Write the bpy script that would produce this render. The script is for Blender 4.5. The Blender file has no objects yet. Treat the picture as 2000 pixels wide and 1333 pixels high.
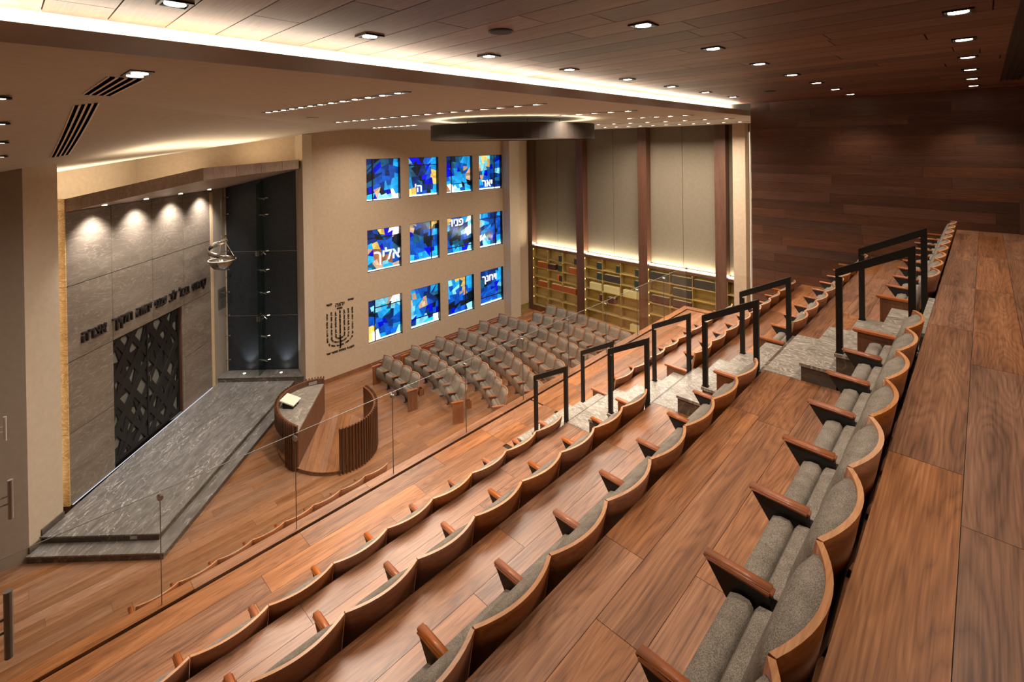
import bpy, bmesh, math, random
from mathutils import Matrix, Vector
random.seed(7)
sc = bpy.context.scene
COL = sc.collection
PI = math.pi
R2 = math.sqrt(2)

# ------------------------------------------------------------------ camera
CZ = 7.86                      # eye height above the hall floor
yaw, pitch, roll = .7643, .0052, -.0138
F0 = Vector((math.cos(yaw), math.sin(yaw), 0)); R0 = Vector((math.sin(yaw), -math.cos(yaw), 0)); U0 = Vector((0, 0, 1))
Fw = F0 * math.cos(pitch) - U0 * math.sin(pitch); Up = U0 * math.cos(pitch) + F0 * math.sin(pitch)
Rr = R0 * math.cos(roll) + Up * math.sin(roll); Ur = -R0 * math.sin(roll) + Up * math.cos(roll)
cam = bpy.data.cameras.new('camera'); camo = bpy.data.objects.new('camera', cam); COL.objects.link(camo)
M = Matrix(((Rr.x, Ur.x, -Fw.x, 0), (Rr.y, Ur.y, -Fw.y, 0), (Rr.z, Ur.z, -Fw.z, CZ), (0, 0, 0, 1)))
camo.matrix_world = M
cam.sensor_width = 36; cam.lens = 963.17 * 36 / 2000; cam.shift_y = -(666.5 - 289.3) / 2000
cam.clip_start = .05; cam.clip_end = 100
sc.camera = camo

# ------------------------------------------------------------------ world, exposure
w = bpy.data.worlds.new('world'); sc.world = w; w.use_nodes = True
w.node_tree.nodes['Background'].inputs[0].default_value = (1, .85, .7, 1)
w.node_tree.nodes['Background'].inputs[1].default_value = .10
sc.view_settings.view_transform = 'Standard'; sc.view_settings.look = 'None'
sc.view_settings.gamma = 1; sc.view_settings.use_curve_mapping = False
sc.view_settings.exposure = 0.14
sc.cycles.use_denoising = True
sc.cycles.max_bounces = 7; sc.cycles.diffuse_bounces = 4; sc.cycles.glossy_bounces = 3
sc.cycles.transparent_max_bounces = 8; sc.cycles.transmission_bounces = 3
sc.cycles.sample_clamp_indirect = 6
sc.cycles.caustics_reflective = False; sc.cycles.caustics_refractive = False

WARM = (1, .86, .71)
def area(loc, sx, sy, power, color=WARM, rot=(0, 0, 0), spread=PI, parent=None):
    l = bpy.data.lights.new('area_light', 'AREA'); l.shape = 'RECTANGLE'; l.size = sx; l.size_y = sy
    l.energy = power; l.color = color; l.spread = spread
    o = bpy.data.objects.new('area_light', l); o.location = loc; o.rotation_euler = rot; COL.objects.link(o)
    return o
def spot(loc, power, angle=80, blend=.6, target=None, color=WARM, radius=.04):
    l = bpy.data.lights.new('spot_light', 'SPOT'); l.energy = power; l.spot_size = math.radians(angle); l.spot_blend = blend
    l.color = color; l.shadow_soft_size = radius
    o = bpy.data.objects.new('spot_light', l); o.location = loc; COL.objects.link(o)
    if target is not None:
        d = Vector(target) - Vector(loc); o.rotation_euler = d.to_track_quat('-Z', 'Y').to_euler()
    return o

P_BALC, P_HALL, P_COVE, P_ARK, P_SHELF = 74, 290, 72, 320, 40
DL = [(2.11 + 1.338 * k - 1.338, 3.61, 'cove') for k in range(7 + 1)] + [(3.43 + 1.345 * k - 1.345, 1.88, 'middle') for k in range(8)] + [(4.74 + 1.343 * k - 2.686, .13, 'walkway') for k in range(8)]
for x, y, _ in DL:
    spot((x, y, 8.75), P_BALC * ({'walkway': 1.5, 'middle': 1.15, 'cove': 1.0}[_]), 105, .9, (x, y, 0))
TRACKS = [(3.27, 9.01, 4.99, 13), (5.84, 11.57, 5.08, 17), (8.52, 14.4, 12.2, 8), (8.45, 6.55, 5.0, 5), (10.92, 6.41, 4.97, 5), (13.44, 9.6, 4.97, 9), (15.95, 10.4, 5.0, 12)]
for x, y0, y1, n in TRACKS:
    area((x, (y0 + y1) / 2, 8.462), .10, abs(y0 - y1), P_HALL * abs(y0 - y1) / 4.2, spread=math.radians(150))
area((5.6, 4.27, 8.616), 13.4, .14, P_COVE, rot=(PI, 0, 0), color=(1, .86, .70))

# ------------------------------------------------------------------ helpers
def ark(s, n): return ((s + n) / R2, (s - n) / R2)
def link(name, me, mats, parent=None, loc=None, rotz=None):
    o = bpy.data.objects.new(name, me); COL.objects.link(o)
    for m in (mats if isinstance(mats, (list, tuple)) else [mats]):
        if m is not None and len(me.materials) < (len(mats) if isinstance(mats, (list, tuple)) else 1): me.materials.append(m)
    if parent is not None: o.parent = parent
    if loc is not None: o.location = loc
    if rotz is not None: o.rotation_euler = (0, 0, rotz)
    return o
def bmesh_to(name, bm, mats, parent=None, loc=None, rotz=None, smooth=False):
    me = bpy.data.meshes.new(name)
    bmesh.ops.recalc_face_normals(bm, faces=bm.faces)
    if smooth:
        for f in bm.faces: f.smooth = True
    bm.to_mesh(me); bm.free()
    return link(name, me, mats, parent, loc, rotz)
def box(bm, x0, x1, y0, y1, z0, z1, mi=0):
    v = [bm.verts.new(p) for p in ((x0, y0, z0), (x1, y0, z0), (x1, y1, z0), (x0, y1, z0), (x0, y0, z1), (x1, y0, z1), (x1, y1, z1), (x0, y1, z1))]
    fs = [(3, 2, 1, 0), (4, 5, 6, 7), (0, 1, 5, 4), (1, 2, 6, 5), (2, 3, 7, 6), (3, 0, 4, 7)]
    for f in fs:
        q = bm.faces.new([v[i] for i in f]); q.material_index = mi
    return v
def obox(name, x0, x1, y0, y1, z0, z1, mat, parent=None, bevel=0, seg=2):
    """a box whose own origin is its centre, so that textures run from its centre"""
    c = Vector(((x0 + x1) / 2, (y0 + y1) / 2, (z0 + z1) / 2)); bm = bmesh.new()
    box(bm, x0 - c.x, x1 - c.x, y0 - c.y, y1 - c.y, z0 - c.z, z1 - c.z)
    if bevel: bmesh.ops.bevel(bm, geom=bm.edges[:], offset=bevel, segments=seg, affect='EDGES', profile=.5)
    return bmesh_to(name, bm, mat, parent, c, smooth=bevel > 0.012)
def prism(bm, pts, z0, z1, mi=0):
    a = [bm.verts.new((p[0], p[1], z0)) for p in pts]; b = [bm.verts.new((p[0], p[1], z1)) for p in pts]
    n = len(pts)
    f = bm.faces.new(a[::-1]); f.material_index = mi
    f = bm.faces.new(b); f.material_index = mi
    for i in range(n):
        f = bm.faces.new((a[i], a[(i + 1) % n], b[(i + 1) % n], b[i])); f.material_index = mi
def hexa(bm, P, mi=0):
    """eight corners: bottom ring then top ring"""
    v = [bm.verts.new(p) for p in P]
    for f in [(3, 2, 1, 0), (4, 5, 6, 7), (0, 1, 5, 4), (1, 2, 6, 5), (2, 3, 7, 6), (3, 0, 4, 7)]:
        q = bm.faces.new([v[i] for i in f]); q.material_index = mi
def empty(name, loc=(0, 0, 0), rotz=0):
    o = bpy.data.objects.new(name, None); COL.objects.link(o); o.location = loc; o.rotation_euler = (0, 0, rotz); o.empty_display_size = .1
    return o
def tag(o, label, cat, group=None, kind=None):
    if label: o['label'] = label
    if cat: o['category'] = cat
    if group: o['group'] = group
    if kind: o['kind'] = kind
    return o
def tube(bm, pts, r, seg=8, close=True):
    rings = []
    n = len(pts)
    for i, p in enumerate(pts):
        p = Vector(p)
        d = (Vector(pts[min(i + 1, n - 1)]) - Vector(pts[max(i - 1, 0)])).normalized()
        a = d.orthogonal().normalized() if i == 0 else (rings_a - d * rings_a.dot(d)).normalized()
        rings_a = a; b = d.cross(a)
        rr = r[i] if isinstance(r, (list, tuple)) else r
        rings.append([bm.verts.new(p + a * math.cos(2 * PI * k / seg) * rr + b * math.sin(2 * PI * k / seg) * rr) for k in range(seg)])
    for i in range(n - 1):
        for k in range(seg):
            bm.faces.new((rings[i][k], rings[i][(k + 1) % seg], rings[i + 1][(k + 1) % seg], rings[i + 1][k]))
    if close:
        bm.faces.new(rings[0][::-1]); bm.faces.new(rings[-1])
def disc(bm, c, r, t, seg=20, mi=0, axis='Z'):
    pts = [(c[0] + r * math.cos(2 * PI * k / seg), c[1] + r * math.sin(2 * PI * k / seg)) for k in range(seg)]
    prism(bm, pts, c[2], c[2] + t, mi)
def clip(poly, px, py, nx, ny):
    """keep the part of poly where (p - P) . n >= 0"""
    out = []
    for i in range(len(poly)):
        a, b = poly[i], poly[(i + 1) % len(poly)]
        da = (a[0] - px) * nx + (a[1] - py) * ny; db = (b[0] - px) * nx + (b[1] - py) * ny
        if da >= 0: out.append(a)
        if (da > 0 > db) or (da < 0 < db):
            t = da / (da - db); out.append((a[0] + (b[0] - a[0]) * t, a[1] + (b[1] - a[1]) * t))
    return out
def parea(p): return abs(sum(p[i][0] * p[(i + 1) % len(p)][1] - p[(i + 1) % len(p)][0] * p[i][1] for i in range(len(p)))) / 2

# ------------------------------------------------------------------ materials
def mat_new(name):
    m = bpy.data.materials.new(name); m.use_nodes = True
    nt = m.node_tree; b = nt.nodes['Principled BSDF']
    return m, nt, b
def N(nt, t, **kw):
    n = nt.nodes.new(t)
    for k, v in kw.items():
        if k.startswith('i_'):
            n.inputs[int(k[2:]) if k[2:].isdigit() else k[2:].replace('_', ' ')].default_value = v
        else: setattr(n, k, v)
    return n
def L(nt, a, b): nt.links.new(a, b)
def coords(nt, rand=True, kind='Object'):
    tc = N(nt, 'ShaderNodeTexCoord')
    if not rand: return tc.outputs[kind]
    oi = N(nt, 'ShaderNodeObjectInfo')
    mul = N(nt, 'ShaderNodeVectorMath', operation='MULTIPLY'); mul.inputs[1].default_value = (37, 53, 29)
    comb = N(nt, 'ShaderNodeCombineXYZ')
    for i in range(3): L(nt, oi.outputs['Random'], comb.inputs[i])
    L(nt, comb.outputs[0], mul.inputs[0])
    add = N(nt, 'ShaderNodeVectorMath', operation='ADD')
    L(nt, tc.outputs[kind], add.inputs[0]); L(nt, mul.outputs[0], add.inputs[1])
    return add.outputs[0]
def ramp(nt, stops, interp='LINEAR'):
    r = N(nt, 'ShaderNodeValToRGB'); cr = r.color_ramp; cr.interpolation = interp
    while len(cr.elements) < len(stops): cr.elements.new(.5)
    for e, (p, c) in zip(cr.elements, stops): e.position = p; e.color = (*c, 1)
    return r
def hsv_rand(nt, col_out, vmin=.82, vmax=1.15, smin=.9, smax=1.1):
    oi = N(nt, 'ShaderNodeObjectInfo'); mr = N(nt, 'ShaderNodeMapRange'); mr.inputs[3].default_value = vmin; mr.inputs[4].default_value = vmax
    L(nt, oi.outputs['Random'], mr.inputs[0])
    fr = N(nt, 'ShaderNodeMath', operation='MULTIPLY'); fr.inputs[1].default_value = 7.31; L(nt, oi.outputs['Random'], fr.inputs[0])
    fr2 = N(nt, 'ShaderNodeMath', operation='FRACT'); L(nt, fr.outputs[0], fr2.inputs[0])
    mr2 = N(nt, 'ShaderNodeMapRange'); mr2.inputs[3].default_value = smin; mr2.inputs[4].default_value = smax; L(nt, fr2.outputs[0], mr2.inputs[0])
    h = N(nt, 'ShaderNodeHueSaturation'); L(nt, mr.outputs[0], h.inputs['Value']); L(nt, mr2.outputs[0], h.inputs['Saturation']); L(nt, col_out, h.inputs['Color'])
    return h.outputs[0]
def wood(name, dark, mid, light, rough=.38, axis=0, ring=1.0, rand=True, vr=(.8, 1.18), spec=.5, fine=1.0, ringc=.115):
    m, nt, b = mat_new(name)
    co = coords(nt, rand)
    mp = N(nt, 'ShaderNodeMapping'); L(nt, co, mp.inputs[0])
    s = [2.6, 2.6, 2.6]; s[axis] = .30; mp.inputs['Scale'].default_value = s
    n1 = N(nt, 'ShaderNodeTexNoise'); n1.inputs['Scale'].default_value = 1.5 * ring; n1.inputs['Detail'].default_value = 3; n1.inputs['Roughness'].default_value = .4; n1.inputs['Distortion'].default_value = .15
    L(nt, mp.outputs[0], n1.inputs['Vector'])
    mu = N(nt, 'ShaderNodeMath', operation='MULTIPLY'); mu.inputs[1].default_value = 44; L(nt, n1.outputs[0], mu.inputs[0])
    sn0 = N(nt, 'ShaderNodeMath', operation='PINGPONG'); sn0.inputs[1].default_value = 1.0; L(nt, mu.outputs[0], sn0.inputs[0])
    sn = N(nt, 'ShaderNodeMath', operation='POWER'); sn.inputs[1].default_value = .55; L(nt, sn0.outputs[0], sn.inputs[0])
    mp2 = N(nt, 'ShaderNodeMapping'); L(nt, co, mp2.inputs[0]); s2 = [110 * fine] * 3; s2[axis] = 3.0; mp2.inputs['Scale'].default_value = s2
    n2 = N(nt, 'ShaderNodeTexNoise'); n2.inputs['Scale'].default_value = 1; n2.inputs['Detail'].default_value = 3; L(nt, mp2.outputs[0], n2.inputs['Vector'])
    mp3 = N(nt, 'ShaderNodeMapping'); L(nt, co, mp3.inputs[0]); s3 = [7] * 3; s3[axis] = .5; mp3.inputs['Scale'].default_value = s3
    n3 = N(nt, 'ShaderNodeTexNoise'); n3.inputs['Scale'].default_value = 1; n3.inputs['Detail'].default_value = 2; L(nt, mp3.outputs[0], n3.inputs['Vector'])
    a1 = N(nt, 'ShaderNodeMath', operation='MULTIPLY_ADD'); a1.inputs[1].default_value = ringc; L(nt, sn.outputs[0], a1.inputs[0])
    a2 = N(nt, 'ShaderNodeMath', operation='MULTIPLY_ADD'); a2.inputs[1].default_value = .42; L(nt, n2.outputs[0], a2.inputs[0])
    a3 = N(nt, 'ShaderNodeMath', operation='MULTIPLY'); a3.inputs[1].default_value = .42; L(nt, n3.outputs[0], a3.inputs[0])
    L(nt, a3.outputs[0], a2.inputs[2]); L(nt, a2.outputs[0], a1.inputs[2])
    r = ramp(nt, [(.36, dark), (.56, mid), (.74, light)]); L(nt, a1.outputs[0], r.inputs[0])
    c = hsv_rand(nt, r.outputs[0], *vr) if rand else r.outputs[0]
    L(nt, c, b.inputs['Base Color']); b.inputs['Roughness'].default_value = rough
    b.inputs['Specular IOR Level'].default_value = spec
    bp = N(nt, 'ShaderNodeBump'); bp.inputs['Strength'].default_value = .06; bp.inputs['Distance'].default_value = .01
    L(nt, n2.outputs[0], bp.inputs['Height']); L(nt, bp.outputs[0], b.inputs['Normal'])
    return m
def plain(name, c, rough=.6, metal=0, spec=.5, noise=0):
    m, nt, b = mat_new(name)
    b.inputs['Base Color'].default_value = (*c, 1); b.inputs['Roughness'].default_value = rough; b.inputs['Metallic'].default_value = metal
    b.inputs['Specular IOR Level'].default_value = spec
    n = N(nt, 'ShaderNodeTexNoise'); n.inputs['Scale'].default_value = 9; n.inputs['Detail'].default_value = 4
    L(nt, coords(nt, False), n.inputs['Vector'])
    r = ramp(nt, [(.3, tuple(x * (1 - .06 - noise) for x in c)), (.7, tuple(min(1, x * (1 + .04 + noise)) for x in c))]); L(nt, n.outputs[0], r.inputs[0])
    L(nt, r.outputs[0], b.inputs['Base Color'])
    return m
def emit(name, c, s):
    m = bpy.data.materials.new(name); m.use_nodes = True; nt = m.node_tree; nt.nodes.clear()
    e = N(nt, 'ShaderNodeEmission'); e.inputs[0].default_value = (*c, 1); e.inputs[1].default_value = s
    o = N(nt, 'ShaderNodeOutputMaterial'); L(nt, e.outputs[0], o.inputs[0]); return m
def stone(name, base, dark, light, vein, axis_scale=(1, 1, 1), scale=2.0, vein_w=.02, rough=.35, wavy=1.2, kind=0, rand=True, rot=0):
    m, nt, b = mat_new(name)
    co = coords(nt, rand)
    if rot:
        m0 = N(nt, 'ShaderNodeMapping'); m0.inputs['Rotation'].default_value = (0, 0, rot); L(nt, co, m0.inputs[0]); co = m0.outputs[0]
    mp = N(nt, 'ShaderNodeMapping'); mp.inputs['Scale'].default_value = axis_scale; L(nt, co, mp.inputs[0])
    n0 = N(nt, 'ShaderNodeTexNoise'); n0.inputs['Scale'].default_value = scale; n0.inputs['Detail'].default_value = 7; n0.inputs['Roughness'].default_value = .6; n0.inputs['Distortion'].default_value = wavy
    L(nt, mp.outputs[0], n0.inputs['Vector'])
    r = ramp(nt, [(.25, dark), (.5, base), (.75, light)]); L(nt, n0.outputs[0], r.inputs[0])
    n1 = N(nt, 'ShaderNodeTexNoise'); n1.inputs['Scale'].default_value = scale * .9; n1.inputs['Detail'].default_value = 5; n1.inputs['Distortion'].default_value = wavy * .8
    ad = N(nt, 'ShaderNodeVectorMath', operation='ADD'); ad.inputs[1].default_value = (7, 3, 5); L(nt, mp.outputs[0], ad.inputs[0]); L(nt, ad.outputs[0], n1.inputs['Vector'])
    if kind == 1:   # many wavy bedding lines
        mu = N(nt, 'ShaderNodeMath', operation='MULTIPLY'); mu.inputs[1].default_value = 13; L(nt, n1.outputs[0], mu.inputs[0])
        pp = N(nt, 'ShaderNodeMath', operation='PINGPONG'); pp.inputs[1].default_value = .5; L(nt, mu.outputs[0], pp.inputs[0]); src = pp.outputs[0]
        vr = ramp(nt, [(0, (1, 1, 1)), (vein_w * 4, (.25, .25, .25)), (vein_w * 10, (0, 0, 0))])
        L(nt, src, vr.inputs[0])
    else:
        sb = N(nt, 'ShaderNodeMath', operation='SUBTRACT'); sb.inputs[1].default_value = .5; L(nt, n1.outputs[0], sb.inputs[0])
        ab = N(nt, 'ShaderNodeMath', operation='ABSOLUTE'); L(nt, sb.outputs[0], ab.inputs[0])
        vr = ramp(nt, [(0, (1, 1, 1)), (vein_w, (.12, .12, .12)), (vein_w * 3, (0, 0, 0))]); L(nt, ab.outputs[0], vr.inputs[0])
        n2 = N(nt, 'ShaderNodeTexNoise'); n2.inputs['Scale'].default_value = scale * .35; L(nt, mp.outputs[0], n2.inputs['Vector'])
    mx = N(nt, 'ShaderNodeMix', data_type='RGBA'); mx.inputs[7].default_value = (*vein, 1)
    L(nt, r.outputs[0], mx.inputs[6])
    if kind == 0:
        r2 = ramp(nt, [(.42, (.15, .15, .15)), (.6, (1, 1, 1))]); L(nt, n2.outputs[0], r2.inputs[0])
        mm = N(nt, 'ShaderNodeMath', operation='MULTIPLY'); L(nt, vr.outputs[0], mm.inputs[0]); L(nt, r2.outputs[0], mm.inputs[1]); L(nt, mm.outputs[0], mx.inputs[0])
    else: L(nt, vr.outputs[0], mx.inputs[0])
    L(nt, mx.outputs[2], b.inputs['Base Color']); b.inputs['Roughness'].default_value = rough
    return m

m_floor = wood('walnut_floor', (.11, .043, .018), (.275, .118, .053), (.43, .215, .106), rough=.36)
m_floor_low = wood('walnut_hall_floor', (.17, .075, .036), (.30, .15, .078), (.44, .25, .14), rough=.36)
m_ceilwood = wood('walnut_ceiling', (.13, .060, .036), (.205, .100, .061), (.28, .145, .093), rough=.5, axis=1, vr=(.6, 1.35))
m_wallwood = wood('walnut_wall', (.062, .025, .013), (.112, .046, .025), (.175, .074, .041), rough=.45, axis=1, vr=(.7, 1.25))
m_pilwood = wood('walnut_pilaster', (.075, .030, .016), (.125, .054, .030), (.175, .08, .046), rough=.4, axis=2)
m_shell = wood('chair_plywood', (.17, .055, .020), (.235, .078, .028), (.31, .108, .042), rough=.32, vr=(.9, 1.1), fine=.7)
m_ply = wood('plywood_edge', (.36, .16, .07), (.50, .25, .12), (.62, .34, .17), rough=.4, vr=(.95, 1.05))
m_arm = wood('armrest_wood', (.30, .090, .030), (.39, .122, .040), (.47, .165, .058), rough=.38, axis=1, vr=(.9, 1.08))
m_endp = wood('end_panel_wood', (.16, .055, .022), (.235, .085, .034), (.30, .115, .048), rough=.35, axis=2)
m_bim = wood('bimah_wood', (.060, .023, .010), (.10, .039, .018), (.145, .058, .028), rough=.4, axis=2)
m_bimi = wood('bimah_inner', (.10, .040, .018), (.15, .062, .029), (.20, .085, .042), rough=.4, axis=2)
m_bimf = wood('bimah_floor', (.18, .078, .038), (.29, .14, .072), (.38, .20, .11), rough=.4)
m_oak = wood('shelf_oak', (.24, .16, .055), (.34, .235, .085), (.42, .30, .12), rough=.5, axis=1)
m_rust = None
m_cream = plain('painted_plaster', (.47, .36, .255), .85)
m_creamL = plain('plaster_light', (.50, .41, .31), .85)
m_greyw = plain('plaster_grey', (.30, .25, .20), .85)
m_ceil = plain('ceiling_plaster', (.52, .475, .41), .9)
m_white = plain('white_plaster', (.85, .80, .72), .8)
m_fabpan = plain('acoustic_panel', (.185, .155, .11), .95)
m_black = plain('black_steel', (.010, .008, .006), .45, .2)
m_dark = plain('dark_steel', (.035, .035, .035), .45, .3)
m_chrome = plain('brushed_steel', (.55, .53, .50), .25, 1)
m_gap = plain('dark_gap', (.012, .006, .003), .9)
m_bronze = plain('bronze_drum', (.026, .017, .011), .7, 0)
m_slate = plain('black_slate_panel', (.016, .020, .025), .5, noise=.2)
m_trav = stone('ark_travertine', (.165, .130, .100), (.12, .092, .070), (.215, .175, .138), (.275, .225, .18), (.75, .75, 3.6), 1.15, .018, .42, .45, 1)
m_trav2 = stone('canopy_travertine', (.33, .245, .19), (.25, .18, .135), (.40, .31, .245), (.46, .37, .30), (3.2, 3.2, 1.0), 1.6, .02, .4, .5, 1)
m_gold = stone('gold_onyx', (.50, .30, .10), (.34, .19, .055), (.62, .42, .18), (.75, .58, .32), (1, 1, 3.5), 1.6, .03, .4, .8, 1)
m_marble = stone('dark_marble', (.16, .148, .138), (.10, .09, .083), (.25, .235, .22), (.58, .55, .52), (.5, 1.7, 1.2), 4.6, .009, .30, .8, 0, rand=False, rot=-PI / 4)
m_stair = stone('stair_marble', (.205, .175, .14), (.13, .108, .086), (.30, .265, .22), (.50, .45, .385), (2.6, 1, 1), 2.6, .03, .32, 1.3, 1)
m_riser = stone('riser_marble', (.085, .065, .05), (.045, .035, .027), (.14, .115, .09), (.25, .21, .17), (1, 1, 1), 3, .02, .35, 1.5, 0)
m_lampw = emit('lamp_face', (1, .88, .72), 14)
m_led = emit('warm_led', (1, .84, .62), 9)
m_ledy = emit('yellow_led', (1, .74, .22), 5)
m_paper = plain('cream_cloth', (.75, .70, .58), .8)

def fabric():
    m, nt, b = mat_new('grey_wool'); co = coords(nt, True)
    n = N(nt, 'ShaderNodeTexNoise'); n.inputs['Scale'].default_value = 260; n.inputs['Detail'].default_value = 2; L(nt, co, n.inputs['Vector'])
    n2 = N(nt, 'ShaderNodeTexNoise'); n2.inputs['Scale'].default_value = 14; L(nt, co, n2.inputs['Vector'])
    mx = N(nt, 'ShaderNodeMath', operation='MULTIPLY_ADD'); mx.inputs[1].default_value = .3; L(nt, n2.outputs[0], mx.inputs[0]); L(nt, n.outputs[0], mx.inputs[2])
    r = ramp(nt, [(.38, (.088, .071, .053)), (.62, (.175, .148, .119)), (.85, (.32, .275, .23))]); L(nt, mx.outputs[0], r.inputs[0])
    L(nt, r.outputs[0], b.inputs['Base Color']); b.inputs['Roughness'].default_value = .95; b.inputs['Specular IOR Level'].default_value = .15
    bp = N(nt, 'ShaderNodeBump'); bp.inputs['Strength'].default_value = .35; bp.inputs['Distance'].default_value = .002; L(nt, n.outputs[0], bp.inputs['Height']); L(nt, bp.outputs[0], b.inputs['Normal'])
    return m
m_fab = fabric()
def glassmat(name, tint, spec=.14):
    m = bpy.data.materials.new(name); m.use_nodes = True; nt = m.node_tree; nt.nodes.clear()
    t = N(nt, 'ShaderNodeBsdfTransparent'); t.inputs[0].default_value = (*tint, 1)
    g = N(nt, 'ShaderNodeBsdfGlossy'); g.inputs['Roughness'].default_value = .02; g.inputs[0].default_value = (.9, .9, .9, 1)
    fr = N(nt, 'ShaderNodeFresnel'); fr.inputs[0].default_value = 1.45
    mu = N(nt, 'ShaderNodeMath', operation='MULTIPLY'); mu.inputs[1].default_value = spec; L(nt, fr.outputs[0], mu.inputs[0])
    mx = N(nt, 'ShaderNodeMixShader'); L(nt, mu.outputs[0], mx.inputs[0]); L(nt, t.outputs[0], mx.inputs[1]); L(nt, g.outputs[0], mx.inputs[2])
    o = N(nt, 'ShaderNodeOutputMaterial'); L(nt, mx.outputs[0], o.inputs[0]); return m
m_glass = glassmat('clear_glass', (.97, .965, .95)); m_glassg = glassmat('green_glass', (.70, .82, .78), .5)
m_glassedge = plain('glass_edge', (.10, .095, .085), .4)

# ------------------------------------------------------------------ planks
def planks(parent, ax, a0, a1, b0, b1, z, t, wd, ln, mat, normal='z', gap=.003, seed=0, skip=None):
    """planks run along a (length ln), stacked along b (width wd). normal z: a,b are x,y (or y,x); normal x: a is y, b is z."""
    rnd = random.Random(seed); cache = {}
    nb = max(1, round((b1 - b0) / wd)); wd = (b1 - b0) / nb
    cnt = 0
    for j in range(nb):
        bb0 = b0 + j * wd; a = a0 - rnd.random() * ln * .8
        while a < a1:
            l = ln * rnd.choice((.8, 1, 1.2)); e = a + l
            s0, s1 = max(a, a0), min(e, a1); a = e
            if s1 - s0 < .12: continue
            s0 = round(s0, 3); s1 = round(s1, 3)
            if skip and skip(s0, s1, bb0, bb0 + wd): continue
            key = round(s1 - s0, 2); me = cache.get(key)
            hl, hw = (s1 - s0) / 2 - gap / 2, wd / 2 - gap / 2
            if me is None:
                bm = bmesh.new()
                if normal == 'z' and ax == 'x': box(bm, -hl, hl, -hw, hw, -t / 2, t / 2)
                elif normal == 'z': box(bm, -hw, hw, -hl, hl, -t / 2, t / 2)
                elif normal == 'x': box(bm, -t / 2, t / 2, -hl, hl, -hw, hw)
                me = bpy.data.meshes.new('plank'); bmesh.ops.recalc_face_normals(bm, faces=bm.faces); bm.to_mesh(me); bm.free(); me.materials.append(mat); cache[key] = me
            o = bpy.data.objects.new('plank', me); COL.objects.link(o); o.parent = parent
            ca, cb = (s0 + s1) / 2, bb0 + wd / 2
            o.location = (ca, cb, z) if (normal == 'z' and ax == 'x') else ((cb, ca, z) if normal == 'z' else (z, ca, cb))
            cnt += 1
    return cnt

def struct(name, bm, mat, label=None):
    o = bmesh_to(name, bm, mat); o['kind'] = 'structure'
    if label: o['label'] = label
    return o

# ------------------------------------------------------------------ hall floor
bm = bmesh.new(); box(bm, -1.2, 18.2, 2.9, 17.2, -.2, -.02)
fl = struct('floor', bm, m_gap, 'walnut plank floor of the hall below the balcony')
planks(fl, 'x', -1.0, 17.62, 6.1, 15.92, -.01, .02, .235, 3.1, m_floor_low, seed=3,
       skip=lambda x0, x1, y0, y1: all((x - y) / R2 < -6.75 for x in (x0, x1) for y in (y0, y1)) and (x0 + y0) / R2 > 9.8)
bm = bmesh.new(); box(bm, -1.0, 17.6, 3.0, 6.09, -.02, 0)
bmesh_to('under_floor', bm, m_floor_low, fl)
# ------------------------------------------------------------------ balcony tiers
JY = [4.309, 2.995, 1.740, .4536]           # where neighbouring chair backs of each row meet
TZ = [3.183, 3.978, 4.718, 5.50, 6.20]      # tread levels, last is the walkway
EY = [6.05] + [j - .072 for j in JY] + [-1.7]
SX0, SX1 = 5.46, 6.74                       # stair aisle
tier_names = ['front balcony tier', 'second balcony tier', 'third balcony tier', 'fourth balcony tier', 'upper walkway behind the top row']
for i in range(5):
    z, y1, y0 = TZ[i], EY[i], EY[i + 1]
    xe = 13.32 if i == 0 else 12.2
    bm = bmesh.new(); box(bm, -1.2, xe, y0, y1 - .012, z - (.5 if i == 0 else TZ[i] - TZ[i - 1]) - .1, z - .016)  # body painted near black for the shade in the slot behind the shells
    tr = struct('floor', bm, m_gap, 'walnut planks of the ' + tier_names[i])
    if i < 4:
        ys = JY[i] + .87 if i > 99 else y1
        planks(tr, 'x', -1.1, SX0, y0, y1, z - .008, .016, .2855, 2.0, m_floor, seed=10 + i)
        planks(tr, 'x', SX1, xe, y0, y1, z - .008, .016, .2855, 2.0, m_floor, seed=30 + i)
        if i == 0: planks(tr, 'x', SX0, SX1, JY[0] + .86, y1, z - .008, .016, .2855, 2.0, m_floor, seed=50)
    else:
        planks(tr, 'x', -1.1, xe, y0, y1, z - .008, .016, .285, 2.1, m_floor, seed=40)
# balcony front: groove and curb
bm = bmesh.new(); box(bm, -1.2, 13.55, 6.02, 6.10, 2.6, 3.10); box(bm, -1.2, 13.6, 6.10, 6.195, 2.6, 3.165)
tb = struct('trim_1', bm, m_pilwood, 'dark groove and face along the balcony front')
planks(tb, 'x', -1.1, 13.56, 6.075, 6.235, 3.185, .03, .16, 2.6, m_floor, seed=60)
bm = bmesh.new(); box(bm, 13.30, 13.6, 3.9, 6.16, 2.6, 3.165)
tb2 = struct('trim_2', bm, m_pilwood, 'walnut curb at the far end of the balcony')
planks(tb2, 'y', 4.0, 6.07, 13.345, 13.57, 3.185, .03, .225, 2.2, m_floor, seed=61)
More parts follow.
